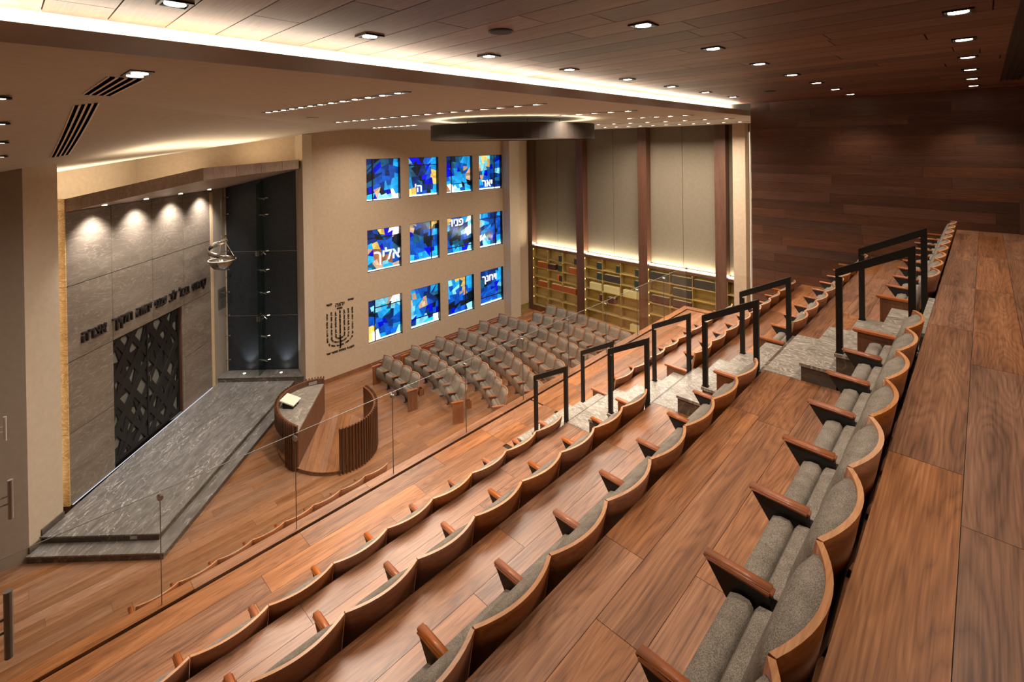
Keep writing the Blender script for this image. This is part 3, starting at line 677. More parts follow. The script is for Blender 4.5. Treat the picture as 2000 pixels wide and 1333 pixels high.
wall_text('שויתי', 8.40, 2.575, .105); wall_text('יהוה', 8.0, 2.47, .19, .006); wall_text('לנגדי', 7.62, 2.56, .105); wall_text('תמיד', 7.99, 2.37, .095)
wall_text('למנצח בנגינת מזמור שיר', 8.0, .93, .10)
# ------------------------------------------------------------------ baseboards
bm = bmesh.new(); box(bm, 6.95, 15.93, 15.885, 15.9, 0, .14); struct('baseboard_windows', bm, m_endp)
bm = bmesh.new(); box(bm, 16.58, 17.6, 15.885, 15.9, 0, .3); box(bm, 16.62, 16.95, 15.55, 15.88, 0, .16); struct('baseboard_corner', bm, m_oak)
# ------------------------------------------------------------------ dais
da = empty('marble_dais', (*ark(9.54, -9.17), 0)); tag(da, 'dark veined marble dais of two steps in front of the ark', 'platform')
def apr(name, sn, z0, z1, mat, parent, base=None, bev=0):
    base = base or (0, 0); bm = bmesh.new(); pts = [ark(*q) for q in sn]
    prism(bm, [(p[0] - base[0], p[1] - base[1]) for p in pts], z0, z1)
    return bmesh_to(name, bm, mat, parent)
B0 = ark(9.54, -9.17)
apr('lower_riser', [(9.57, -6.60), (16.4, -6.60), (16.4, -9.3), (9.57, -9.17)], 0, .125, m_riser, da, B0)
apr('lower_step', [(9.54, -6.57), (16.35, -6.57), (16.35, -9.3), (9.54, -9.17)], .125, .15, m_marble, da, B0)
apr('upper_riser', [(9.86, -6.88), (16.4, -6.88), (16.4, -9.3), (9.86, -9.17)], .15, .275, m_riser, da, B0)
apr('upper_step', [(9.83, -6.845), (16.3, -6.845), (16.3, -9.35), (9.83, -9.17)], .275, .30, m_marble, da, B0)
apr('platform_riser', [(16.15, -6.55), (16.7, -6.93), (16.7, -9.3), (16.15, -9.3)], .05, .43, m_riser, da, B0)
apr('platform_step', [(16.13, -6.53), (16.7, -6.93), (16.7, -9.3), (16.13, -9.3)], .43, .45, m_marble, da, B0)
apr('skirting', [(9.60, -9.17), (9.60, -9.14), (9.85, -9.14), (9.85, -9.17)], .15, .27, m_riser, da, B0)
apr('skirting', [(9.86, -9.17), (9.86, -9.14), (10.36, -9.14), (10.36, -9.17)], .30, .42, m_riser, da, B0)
bm = bmesh.new(); prism(bm, [(p[0] - B0[0], p[1] - B0[1]) for p in (ark(9.853, -7.30), ark(9.853, -7.44), ark(9.86, -7.44), ark(9.86, -7.30))], .18, .25); bmesh_to('socket_plate', bm, m_chrome, da)
# ------------------------------------------------------------------ ark block: travertine panels, canopy, doors
A0 = ark(10.66, -9.29)
ab = empty('ark', (A0[0], A0[1], .3), PI / 4)     # local x runs along the wall, local -y faces the hall
tag(ab, 'tall travertine ark wall with gold side edge and folded stone canopy', 'ark')
cs = [0, 1.235, 2.59, 3.86, 5.18]; cz = [0, 1.52, 3.05, 4.67, 6.27]
obox('core', .01, 1.20, .03, .6, 0, 6.25, m_gap, ab); obox('core', 3.80, 5.18, .03, .6, 0, 6.25, m_gap, ab); obox('core', 1.20, 3.80, .03, .6, 3.06, 6.25, m_gap, ab)
for i in range(4):
    for j in range(4):
        if i in (1, 2) and j < 2: continue
        obox('stone_panel', cs[i] + .008, cs[i + 1] - .008, 0, .03, cz[j] + .008, cz[j + 1] - .008, m_trav, ab)
for j in range(4): obox('gold_panel', -.012, .008, -.004, .6, cz[j] + .004, cz[j + 1] - .004 + (.29 if j == 3 else 0), m_gold, ab)
obox('end_strip', 5.18, 5.30, -.02, .03, 0, 6.2, plain('maple_strip', (.62, .44, .27), .5), ab)
def cz_(y): return 6.27 + .235 * (-y)            # canopy underside height above the dais
CP = [(0, 0), (5.45, 0), (6.02, 0), (6.02, -2.36), (5.40, -2.78), (.62, -2.55)]
def canopy_piece(name, pts, th, mat, off=0):
    bm = bmesh.new()
    a = [bm.verts.new((x, y, cz_(y) + off)) for x, y in pts]; b_ = [bm.verts.new((x, y, cz_(y) + off + th)) for x, y in pts]
    n = len(pts); bm.faces.new(a[::-1]); bm.faces.new(b_)
    for i in range(n): bm.faces.new((a[i], a[(i + 1) % n], b_[(i + 1) % n], b_[i]))
    return bmesh_to(name, bm, mat, ab)
def lerp(a, b_, t_): return (a[0] + (b_[0] - a[0]) * t_, a[1] + (b_[1] - a[1]) * t_)
base = [(0, 0), (6.02, 0)]; fr_ = [(.62, -2.55), (5.40, -2.74)]
cuts = [0, .27, .52, .77, 1.0]
for i in range(4):
    a0, a1 = lerp((.0, 0), (5.4, 0), cuts[i]), lerp((.0, 0), (5.4, 0), cuts[i + 1])
    f0, f1 = lerp(fr_[0], fr_[1], cuts[i]), lerp(fr_[0], fr_[1], cuts[i + 1])
    g_ = .012
    canopy_piece('canopy_slab', [(a0[0] + g_, .4), (a1[0] - g_, .4), (a1[0] - g_, 0), (f1[0] - g_, f1[1]), (f0[0] + g_, f0[1]), (a0[0] + g_, 0)] if i else
                 [(g_, .4), (a1[0] - g_, .4), (a1[0] - g_, 0), (f1[0] - g_, f1[1]), (f0[0], f0[1]), (g_, 0)], .28, m_trav2)
canopy_piece('canopy_slab', [(5.41, .0), (6.02, 0), (6.02, -2.36), (5.41, -2.74)], .28, m_trav2)
# canopy downlights
for k, s in enumerate((11.33, 12.64, 13.97, 15.33)):
    lx = s - 10.66
    bm = bmesh.new(); disc(bm, (lx, -.30, cz_(-.30) - .012), .05, .01); bmesh_to('canopy_light', bm, m_lampw, ab)
    p = ark(s, -8.86); q = ark(s, -9.29)
    spot((p[0], p[1], .3 + cz_(-.3) - .05), P_ARK, 100, 1.0, (q[0], q[1], 5.0), color=(1, .95, .88), radius=.05)
# door with lattice of flat bars
dr = empty('door_2', (A0[0], A0[1], .3), PI / 4); dr['kind'] = 'structure'; dr['label'] = 'black ark door covered with a lattice of crossing flat bars'
DX0, DX1, DZ = 1.24, 3.76, 3.03
m_lat = plain('lattice_black', (.010, .008, .007), .5); m_latb = plain('lattice_backing', (.15, .145, .125), .7)
obox('side_panel', 3.76, 3.86, 0, .03, 0, 3.045, m_trav, ab)
obox('reveal', DX1, DX1 + .03, .03, .30, 0, DZ, m_pilwood, dr)
obox('backing', DX0, DX1, .20, .22, 0, DZ, m_latb, dr)
for a in (0, 1): obox('door_leaf', DX0 + a * 1.26 + .005, DX0 + (a + 1) * 1.26 - .005, .17, .20, 0.01, DZ - .01, m_latb, dr)
rect = [(DX0, 0), (DX1, 0), (DX1, DZ), (DX0, DZ)]
rb = random.Random(4)
def bar(px, pz, ang, wdt, y0, y1):
    nx, nz = -math.sin(ang), math.cos(ang)
    p = clip(clip(rect, px + nx * wdt / 2, pz + nz * wdt / 2, -nx, -nz), px - nx * wdt / 2, pz - nz * wdt / 2, nx, nz)
    if len(p) < 3: return
    bm = bmesh.new(); a = [bm.verts.new((x, y0, z)) for x, z in p]; b_ = [bm.verts.new((x, y1, z)) for x, z in p]
    bm.faces.new(a); bm.faces.new(b_[::-1])
    for i in range(len(p)): bm.faces.new((a[i], a[(i + 1) % len(p)], b_[(i + 1) % len(p)], b_[i]))
    bmesh_to('lattice_bar', bm, m_lat, dr)
cxd = (DX0 + DX1) / 2
for k, (ang, offs) in enumerate(((PI / 4 + .12, (-1.85, -1.4, -.98, -.55, -.1, .34, .78, 1.2, 1.65)), (-PI / 4 - .12, (-1.75, -1.3, -.85, -.42, .02, .45, .9, 1.35, 1.8)), (1.25, (-1.1, -.62, .45, .95)), (-1.25, (-1.0, -.5, .55, 1.08)), (.15, (-1.1, .2, .95)), (-.2, (-.5, .6)))):
    for o_ in offs:
        bar(cxd - math.sin(ang) * o_, DZ / 2 + math.cos(ang) * o_, ang + rb.uniform(-.05, .05), rb.choice((.10, .13, .16, .18)), .11 + .008 * k, .135 + .008 * k)
bar(cxd, 1, PI / 2, .05, .10, .13)
bm = bmesh.new(); box(bm, DX0, DX1, .10, .17, 0, .06); box(bm, DX0, DX1, .10, .17, DZ - .05, DZ); box(bm, DX0, DX0 + .05, .10, .17, 0, DZ); box(bm, DX1 - .05, DX1, .10, .17, 0, DZ); bmesh_to('door_frame', bm, m_lat, dr)
bm = bmesh.new(); tube(bm, [(cxd + .05, .095, 1.45), (cxd + .05, .075, 1.45), (cxd + .05, .075, 1.6), (cxd + .05, .095, 1.6)], .008); bmesh_to('door_handle', bm, m_chrome, dr)
# inscription above the door
ins = empty('ark_inscription', (A0[0], A0[1], .3), PI / 4); tag(ins, 'black raised Hebrew verse running across the travertine above the ark door', 'inscription')
words_ = ['אצרה', 'חקיך', 'יהוה', 'ענני', 'לב', 'בכל', 'קראתי']
wx = [.66, 1.50, 2.21, 2.83, 3.33, 3.82, 4.52]
for s_, x in zip(words_, wx):
    me = text_mesh(s_, .36, .025, .006); o = link('lettering', me, m_ink, ins, (x, -.035, 3.36)); o.rotation_euler = (PI / 2, 0, 0)
    xs_ = [v.co.x for v in me.vertices]; wcur = max(xs_) - min(xs_)
    tgt = {'אצרה': .66, 'חקיך': .62, 'יהוה': .52, 'ענני': .44, 'לב': .30, 'בכל': .44, 'קראתי': .66}[s_]
    o.scale = (tgt / wcur, 1, 1)
# light behind the gold edge and above the ark
p = ark(10.50, -9.75); bm = bmesh.new(); prism(bm, [ark(10.47, -9.72), ark(10.52, -9.72), ark(10.52, -9.76), ark(10.47, -9.76)], .4, 7.2)
o = bmesh_to('led_strip', bm, m_led); tag(o, 'upright light strip hidden behind the gold edge of the ark', 'light strip')
a_ = area((*ark(13.0, -7.75), 7.31), 4.6, .8, 72, rot=(PI, 0, PI / 4), color=(1, .80, .56))
a_ = area((*ark(13.2, -10.2), 6.6), 5.4, .5, 130, rot=(PI, 0, PI / 4), color=(1, .82, .58)); a_.rotation_euler = Vector((-.75, .75, 1.0)).to_track_quat('-Z', 'Y').to_euler()
a_ = area((*ark(15.4, -8.2), 7.2), 1.0, .2, 22, rot=(PI, 0, PI / 4), color=(1, .80, .52))
bm = bmesh.new(); prism(bm, [ark(10.7, -9.262), ark(15.8, -9.262), ark(15.8, -9.28), ark(10.7, -9.28)], .301, .312)
o = bmesh_to('led_strip', bm, emit('cool_led', (.85, .88, 1), .75)); tag(o, 'cool white light strip along the foot of the travertine wall', 'light strip')
# ------------------------------------------------------------------ black niche with glass fin
N0 = ark(16.7, -9.3)
ni = empty('slate_wall', (N0[0], N0[1], .45), -PI / 4)    # local x runs towards the windows, local -y faces out
tag(ni, 'black slate panels lining the tall niche beside the ark', 'wall panel')
zz = [0, 1.83, 3.98, 6.75]
hs = [0, 1.83, 3.98]
for j in range(3):
    for i in range(2):
        a, b_ = (0.06, 1.22) if i == 0 else (1.24, 2.38)
        bm = bmesh.new(); z0 = zz[j] + .005; z1 = zz[j + 1] - .005
        za = z1 if j < 2 else 6.13 + .235 * a; zb = z1 if j < 2 else 6.13 + .235 * b_
        hexa(bm, [(a, -.03, z0), (b_, -.03, z0), (b_, 0, z0), (a, 0, z0), (a, -.03, za), (b_, -.03, zb), (b_, 0, zb), (a, 0, za)])
        bmesh_to('slate_panel', bm, m_slate, ni)
for z in (1.83, 3.98): obox('joint_strip', .06, 2.38, -.034, -.026, z - .006, z + .006, m_chrome, ni)
gf = empty('glass_fin', (*ark(16.7, -8.0), .45), -PI / 4); tag(gf, 'upright greenish glass fin with steel spider clamps before the slate', 'glass panel')
bm = bmesh.new(); hexa(bm, [(-.006, -.50, .0), (.006, -.50, .0), (.006, -.035, 0), (-.006, -.035, 0), (-.006, -.50, 6.25), (.006, -.50, 6.25), (.006, -.035, 6.38), (-.006, -.035, 6.38)])
bmesh_to('glass_pane', bm, m_glassg, gf)
for z in (.35, 1.15, 1.83, 2.6, 3.35, 3.98, 5.2, 5.75):
    big = z in (1.83, 3.98)
    bm = bmesh.new()
    tube(bm, [(-.10, -.12, z), (.16, -.12, z + .03)], .012, 6); tube(bm, [(-.10, -.12, z + (.10 if big else .04)), (.10, -.12, z - (.10 if big else .04))], .012, 6)
    tube(bm, [(.12, -.14, z + .03), (.19, -.10, z + .03)], .028, 8)
    if big: box(bm, -.10, .02, -.42, -.12, z - .08, z + .09)
    bmesh_to('clamp', bm, m_chrome, gf)
    tube_ = bmesh.new(); tube(tube_, [(-1.28, -.12, z + .03), (-1.10, -.14, z + .07)], .011, 6); tube(tube_, [(-1.13, -.14, z + .06), (-1.08, -.14, z + .075)], .026, 8)
    bmesh_to('side_clamp', tube_, m_chrome, gf)
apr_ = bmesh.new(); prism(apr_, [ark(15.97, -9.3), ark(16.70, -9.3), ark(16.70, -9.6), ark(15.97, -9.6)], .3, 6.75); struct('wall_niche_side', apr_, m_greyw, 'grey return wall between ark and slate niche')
pq = empty('plaque', (*ark(16.22, -9.285), 2.62), PI / 4); tag(pq, 'grey engraved metal plaque on the return wall beside the ark', 'plaque')
obox('plate', 0, .42, -.015, 0, 0, .68, plain('pewter', (.22, .20, .18), .4, .6), pq)
for k in range(6): obox('engraved_line', .05, .37 - .03 * (k % 3), -.018, -.014, .36 + k * .045, .372 + k * .045, m_dark, pq)
bm = bmesh.new(); tube(bm, [(.21 + .07 * math.cos(a / 12 * 2 * PI), -.018, .2 + .07 * math.sin(a / 12 * 2 * PI)) for a in range(11)], .006, 5); bmesh_to('emblem', bm, m_dark, pq)
for n_ in (-8.59, -7.39):
    p = ark(16.43, n_); q = ark(16.68, n_ + .15)
    t = empty('floor_uplight', (p[0], p[1], .45)); tag(t, 'small round uplight in the niche step, %s the glass fin' % ('on the ark side of' if n_ < -8 else 'on the window side of'), 'uplight', 'uplights in the niche step')
    bm = bmesh.new(); disc(bm, (0, 0, 0), .045, .004); bmesh_to('trim_ring', bm, m_chrome, t)
    bm = bmesh.new(); disc(bm, (0, 0, .004), .034, .003); bmesh_to('lens', bm, emit('uplight', (1, .97, .9), 40), t)
    spot((p[0], p[1], .49), 26, 75, .9, (q[0], q[1], 1.9), color=(.8, .9, 1), radius=.03)
# ------------------------------------------------------------------ eternal light
pe = ark(15.08, -8.5)
m_pull = plain('satin_steel', (.42, .38, .33), .22, .95)
el = empty('eternal_light', (pe[0], pe[1], 4.61)); el.scale = (1.55, 1.55, 1.55); tag(el, 'hanging silver eternal light with spiral band and open bowl', 'hanging lamp')
ax = Vector((1, 1)).normalized(); vx = Vector((math.sin(yaw), -math.cos(yaw)))
bm = bmesh.new(); tube(bm, [(0, 0, .42), (0, 0, 1.29)], .004, 6); bmesh_to('cable', bm, m_chrome, el)
bm = bmesh.new(); prev = None
for k in range(33):
    t_ = k / 32; a = -.9 + t_ * 2.05 * PI; rr = .06 + .19 * math.sin(min(1, t_ * 1.25) * PI / 2); z = .40 - .42 * t_; hw = .035 + .012 * math.sin(PI * t_)
    c_ = Vector((math.cos(a) * rr, math.sin(a) * rr, z))
    n_ = Vector((math.cos(a), math.sin(a), 0))
    cur = [bm.verts.new(c_ + n_ * .004 + Vector((0, 0, hw))), bm.verts.new(c_ + n_ * .004 - Vector((0, 0, hw))), bm.verts.new(c_ - n_ * .004 - Vector((0, 0, hw))), bm.verts.new(c_ - n_ * .004 + Vector((0, 0, hw)))]
    if prev:
        for i in range(4): bm.faces.new((prev[i], prev[(i + 1) % 4], cur[(i + 1) % 4], cur[i]))
    prev = cur
bmesh_to('spiral_band', bm, m_pull, el, smooth=True)
bm = bmesh.new()
prof = [(.225 * math.cos(a * PI / 2 / 8), -.06 - .20 * math.sin(a * PI / 2 / 8)) for a in range(9)] + [(.215 * math.cos(a * PI / 2 / 8), -.06 - .188 * math.sin(a * PI / 2 / 8)) for a in range(8, -1, -1)]
rings = []
for k in range(24):
    an = 2 * PI * k / 24; rings.append([bm.verts.new((max(r_, .001) * math.cos(an), max(r_, .001) * math.sin(an), z_)) for r_, z_ in prof])
for k in range(24):
    for i in range(len(prof) - 1): bm.faces.new((rings[k][i], rings[(k + 1) % 24][i], rings[(k + 1) % 24][i + 1], rings[k][i + 1]))
bmesh_to('bowl', bm, m_pull, el, smooth=True)
bm = bmesh.new(); tube(bm, [(.235 * math.cos(a / 24 * 2 * PI), .235 * math.sin(a / 24 * 2 * PI), -.055) for a in range(25)], .011, 6); bmesh_to('rim', bm, plain('bright_silver', (.9, .87, .8), .2, .3), el)
bm = bmesh.new(); box(bm, -.02, .02, -.02, .02, -.24, -.10); disc(bm, (0, 0, -.10), .012, .035, 8); bmesh_to('lamp', bm, emit('flame', (1, .75, .45), 8), el)
for a in (0, 2.1, 4.2):
    bm = bmesh.new(); tube(bm, [(.23 * math.cos(a), .23 * math.sin(a), -.05), (0, 0, .42)], .004, 5); bmesh_to('wire', bm, m_chrome, el)
# ------------------------------------------------------------------ bimah
BX, BY, BA, BB = 5.97, 12.70, 1.14, 1.56
bi = empty('bimah', (BX, BY, 0)); tag(bi, 'oval slatted walnut reading platform standing on the hall floor', 'reading platform')
def el_(th, off=0): return ((BA + off) * math.cos(th), (BB + off) * math.sin(th))
oval = [el_(2 * PI * k / 56) for k in range(56)]
bm = bmesh.new(); prism(bm, [(x * .985, y * .985) for x, y in oval], 0, .085); bmesh_to('platform_edge', bm, m_bimf, bi)
dirx, diry = math.cos(math.radians(57)), math.sin(math.radians(57)); nx_, ny_ = -diry, dirx
for k in range(-9, 9):
    p = clip(clip(oval, nx_ * k * .17, ny_ * k * .17, nx_, ny_), nx_ * (k * .17 + .167), ny_ * (k * .17 + .167), -nx_, -ny_)
    if len(p) < 3: continue
    cx = sum(q[0] for q in p) / len(p); cy = sum(q[1] for q in p) / len(p)
    ca, sa = math.cos(-math.radians(57)), math.sin(-math.radians(57))
    bm = bmesh.new(); prism(bm, [((x - cx) * ca - (y - cy) * sa, (x - cx) * sa + (y - cy) * ca) for x, y in p], 0, .022)
    o = bmesh_to('plank', bm, m_bimf, bi, (cx, cy, .085)); o.rotation_euler = (0, 0, math.radians(57))
def arcwall(name, t0, t1, off, th, z0, z1, mat, parent, n=22):
    bm = bmesh.new(); a = [math.radians(t0 + (t1 - t0) * k / n) for k in range(n + 1)]
    for k in range(n):
        p = [el_(a[k], off), el_(a[k + 1], off), el_(a[k + 1], off - th), el_(a[k], off - th)]; prism(bm, p, z0, z1)
    bmesh.ops.remove_doubles(bm, verts=bm.verts, dist=1e-4)
    return bmesh_to(name, bm, mat, parent)
slat_me = {}
def slats(t0, t1, z0, z1, off, step=.078):
    a = math.radians(t0)
    while a < math.radians(t1):
        x, y = el_(a, off); nx, ny = math.cos(a) / BA, math.sin(a) / BB; l = math.hypot(nx, ny); ang = math.atan2(ny, nx)
        key = (z0, z1)
        if key not in slat_me:
            bm = bmesh.new(); box(bm, -.005, .052, -.013, .013, z0, z1); me = bpy.data.meshes.new('slat'); bmesh.ops.recalc_face_normals(bm, faces=bm.faces); bm.to_mesh(me); bm.free(); me.materials.append(m_bim); slat_me[key] = me
        o = bpy.data.objects.new('slat', slat_me[key]); COL.objects.link(o); o.parent = bi; o.location = (x, y, 0); o.rotation_euler = (0, 0, ang)
        a += step / math.hypot(BA * math.sin(a), BB * math.cos(a))
arcwall('curved_back', 250, 361, .0, .05, .05, 1.08, m_bim, bi)
arcwall('rim', 250, 361, .004, .058, 1.08, 1.095, m_bimi, bi)
slats(250.5, 361, .02, 1.13, .0)
arcwall('counter_band', 60, 203, .0, .05, .72, 1.10, m_bim, bi)
arcwall('rim', 60, 203, .004, .058, 1.10, 1.115, m_bimi, bi)
slats(60.5, 203, .70, 1.14, .0)
arcwall('pier', 188, 203, -.002, .05, .02, .72, m_bim, bi, 4)
slats(188.5, 203, .02, .70, -.002)
a0, a1 = math.radians(203), math.radians(60)
cpts = [el_(math.radians(60 + 143 * k / 24), -.05) for k in range(25)]
bm = bmesh.new(); prism(bm, cpts, .93, .96); bmesh_to('counter_top', bm, stone('counter_stone', (.24, .21, .18), (.17, .15, .13), (.33, .30, .26), (.55, .50, .45), (1, 1, 1), 4, .02, .35, 1.3, 0), bi)
pA, pB = el_(a0, -.03), el_(a1, -.03)
d_ = Vector((pB[0] - pA[0], pB[1] - pA[1])); ln_ = d_.length; ca_ = math.atan2(d_.y, d_.x)
o = obox('front_panel', 0, ln_, -.03, 0, .10, .56, m_bimi, bi); o.location = (pA[0] + d_.x / 2, pA[1] + d_.y / 2, .33); o.rotation_euler = (0, 0, ca_)
o = obox('front_drawer', 0, ln_, -.035, 0, .57, .93, m_bimi, bi); o.location = (pA[0] + d_.x / 2, pA[1] + d_.y / 2, .75); o.rotation_euler = (0, 0, ca_)
x_, y_ = el_(math.radians(72), -.06); o = obox('outlet_plate', -.17, .17, -.006, .006, .98, 1.07, m_chrome, bi); o.location = (x_, y_, 1.03); o.rotation_euler = (0, 0, math.radians(-12))
# reading stand on the counter
rs = empty('reading_stand', (5.34, 13.46, .96), math.radians(40)); tag(rs, 'small cream covered slanted book stand on the stone counter', 'book stand')
bm = bmesh.new(); hexa(bm, [(-.2, -.18, .09), (.2, -.18, .09), (.2, .2, .22), (-.2, .2, .22), (-.2, -.19, .12), (.2, -.19, .12), (.2, .19, .25), (-.2, .19, .25)]); bmesh_to('cream_top', bm, m_paper, rs)
bm = bmesh.new(); hexa(bm, [(-.15, -.14, 0), (.15, -.14, 0), (.15, .14, 0), (-.15, .14, 0), (-.15, -.14, .10), (.15, -.14, .10), (.15, .14, .19), (-.15, .14, .19)]); bmesh_to('base', bm, m_black, rs)
bm = bmesh.new(); disc(bm, (.0, -.16, .03), .012, .02, 8); bmesh_to('knob', bm, m_chrome, rs)
# ------------------------------------------------------------------ seats
SAG, LEAN = .077, .20
def ysh(u, z, W=.277): return -SAG * (1 - u * u) + LEAN * (.90 - z) - .02
def shell_mesh():
    bm = bmesh.new(); nu, nv = 12, 5; W = .278
    def row(z, off): return [bm.verts.new((W * (2 * i / nu - 1) * (1 if off == 0 else .985), ysh(2 * i / nu - 1, z) + off, z)) for i in range(nu + 1)]
    top = .90; bot = .30
    zs_ = [bot + (top - bot) * k / nv for k in range(nv + 1)]
    def crown(u): return .012 * (1 - u * u)
    O = [row(z, 0) for z in zs_]; I = [row(z, .022) for z in zs_]
    for i, v in enumerate(O[-1]): v.co.z += crown(2 * i / nu - 1)
    for i, v in enumerate(I[-1]): v.co.z += crown(2 * i / nu - 1)
    for k in range(nv):
        for i in range(nu):
            f = bm.faces.new((O[k][i], O[k][i + 1], O[k + 1][i + 1], O[k + 1][i])); f.smooth = True
            f = bm.faces.new((I[k][i + 1], I[k][i], I[k + 1][i], I[k + 1][i + 1])); f.smooth = True
        for A_, s in ((0, 1), (nu, 0)):
            f = bm.faces.new((O[k][A_], O[k + 1][A_], I[k + 1][A_], I[k][A_])); f.material_index = 1
    for i in range(nu):
        f = bm.faces.new((O[-1][i], O[-1][i + 1], I[-1][i + 1], I[-1][i])); f.material_index = 1
        bm.faces.new((O[0][i + 1], O[0][i], I[0][i], I[0][i + 1]))
    bmesh.ops.recalc_face_normals(bm, faces=bm.faces)
    me = bpy.data.meshes.new('back_shell'); bm.to_mesh(me); bm.free(); me.materials.append(m_shell); me.materials.append(m_ply); return me
def cushion_mesh():
    bm = bmesh.new(); nu, nv = 14, 10; W = .268; z0, z1 = .40, .898
    F, B = [], []
    for k in range(nv + 1):
        v = k / nv; z = z0 + (z1 - z0) * v; fr, bk = [], []
        for i in range(nu + 1):
            u = 2 * i / nu - 1; ed = (1 - abs(u) ** 4) ** .6 if abs(u) < 1 else 0
            vv = 2 * v - 1; ev = max(0, 1 - abs(vv) ** 9) ** .5
            t = (.04 + .075 * (1 - v) + .06 * (1 - u * u)) * ed * ev
            # corners of the cushion are rounded off
            zz_ = z - (.035 * abs(u) ** 6 if v > .5 else 0) * (2 * v - 1 if v > .5 else 0)
            yb = ysh(u * .965, z) + .024
            fr.append(bm.verts.new((W * u, yb + t, zz_))); bk.append(bm.verts.new((W * u, yb - .001, zz_)))
        F.append(fr); B.append(bk)
    for k in range(nv):
        for i in range(nu):
            f = bm.faces.new((F[k][i], F[k + 1][i], F[k + 1][i + 1], F[k][i + 1])); f.smooth = True
            f = bm.faces.new((B[k][i + 1], B[k + 1][i + 1], B[k + 1][i], B[k][i])); f.smooth = True
    bmesh.ops.remove_doubles(bm, verts=bm.verts, dist=.0012)
    me = bpy.data.meshes.new('back_cushion'); bmesh.ops.recalc_face_normals(bm, faces=bm.faces); bm.to_mesh(me); bm.free(); me.materials.append(m_fab); return me
def profile_mesh(name, prof, W, mat, taper=.92, smooth=True):
    """rounded slab: the y-z profile swept across x with soft ends"""
    bm = bmesh.new(); xs_ = [-1, -.99, -.965, -.6, 0, .6, .965, .99, 1]; sc_ = [.92, .975, 1, 1, 1, 1, 1, .975, .92]
    cy = sum(p[0] for p in prof) / len(prof); cz = sum(p[1] for p in prof) / len(prof); R = []
    for x, s in zip(xs_, sc_): R.append([bm.verts.new((x * W, cy + (p[0] - cy) * s, cz + (p[1] - cz) * (s * .25 + .75))) for p in prof])
    n = len(prof)
    for a in range(len(xs_) - 1):
        for i in range(n):
            f = bm.faces.new((R[a][i], R[a][(i + 1) % n], R[a + 1][(i + 1) % n], R[a + 1][i])); f.smooth = smooth
    bm.faces.new(R[0]); bm.faces.new(R[-1][::-1])
    me = bpy.data.meshes.new(name); bmesh.ops.recalc_face_normals(bm, faces=bm.faces); bm.to_mesh(me); bm.free(); me.materials.append(mat); return me
ME = {}
ME['shell'] = shell_mesh(); ME['cushion'] = cushion_mesh()
ME['seat'] = profile_mesh('seat_cushion', [(.085, .30), (.08, .42), (.088, .53), (.108, .556), (.150, .562), (.190, .557), (.206, .535), (.207, .40), (.205, .28), (.17, .25), (.12, .26)], .248, m_fab)
ME['pad'] = profile_mesh('seat_pad', [(.210, .26), (.211, .40), (.211, .535), (.226, .556), (.265, .557), (.300, .545), (.320, .50), (.328, .36), (.308, .25), (.265, .20), (.225, .21)], .248, m_fab)
def simple(name, fn, mat, bevel=0, seg=2):
    bm = bmesh.new(); fn(bm)
    if bevel: bmesh.ops.bevel(bm, geom=bm.edges[:], offset=bevel, segments=seg, affect='EDGES')
    if seg == 3:
        for f in bm.faces: f.smooth = True
    me = bpy.data.meshes.new(name); bmesh.ops.recalc_face_normals(bm, faces=bm.faces); bm.to_mesh(me); bm.free(); me.materials.append(mat); return me
ME['arm'] = simple('armrest', lambda b: hexa(b, [(-.030, .15, .590), (.030, .15, .590), (.030, .405, .606), (-.030, .405, .606), (-.030, .145, .624), (.030, .145, .624), (.030, .425, .632), (-.030, .425, .632)]), m_arm, .011, 3)
def armsup(b):
    hexa(b, [(-.016, .15, .40), (.016, .15, .40), (.016, .26, .40), (-.016, .26, .40), (-.020, .155, .594), (.020, .155, .594), (.020, .40, .607), (-.020, .40, .607)])
    hexa(b, [(-.014, .14, 0), (.014, .14, 0), (.014, .22, 0), (-.014, .22, 0), (-.014, .15, .40), (.014, .15, .40), (.014, .25, .40), (-.014, .25, .40)])
    box(b, -.035, .035, .10, .26, 0, .012)
ME['armsup'] = simple('arm_support', armsup, m_dark)
ME['bracket'] = simple('seat_bracket', lambda b: (box(b, -.262, .262, .125, .15, .30, .33), box(b, -.16, .16, .05, .12, .36, .39)), m_dark)
def panel(b):
    box(b, -.02, .02, .10, .40, 0, .60)
ME['panel'] = simple('end_panel', panel, m_endp)
ME['cap'] = simple('panel_cap', lambda b: hexa(b, [(-.034, .09, .60), (.034, .09, .60), (.034, .43, .608), (-.034, .43, .608), (-.034, .085, .625), (.034, .085, .625), (.034, .44, .634), (-.034, .44, .634)]), m_arm, .007)
ME['rack'] = simple('book_rack', lambda b: (box(b, -.02, .16, -.20, -.185, .26, .46), box(b, -.02, .16, -.20, -.07, .26, .275), box(b, -.02, -.005, -.20, -.06, .26, .46), box(b, .145, .16, -.20, -.06, .26, .46)), m_endp)
def part(name, me, parent, loc=(0, 0, 0)):
    o = bpy.data.objects.new(name, me); COL.objects.link(o); o.parent = parent; o.location = loc; return o
def make_chair(left, right, rack=False):
    t = empty('tip_up_chair')
    part('back_shell', ME['shell'], t); part('back_cushion', ME['cushion'], t); part('seat_cushion', ME['seat'], t); part('seat_pad', ME['pad'], t); part('seat_bracket', ME['bracket'], t)
    for sgn, kind in ((-1, left), (1, right)):
        if kind == 'arm': part('arm_support', ME['armsup'], part('armrest', ME['arm'], t, (sgn * .28, 0, 0)))
        elif kind == 'panel': part('panel_cap', ME['cap'], part('end_panel', ME['panel'], t, (sgn * .305, 0, 0)))
    if rack: part('book_rack', ME['rack'], t, (-.12, 0, 0))
    return t
protos = {}
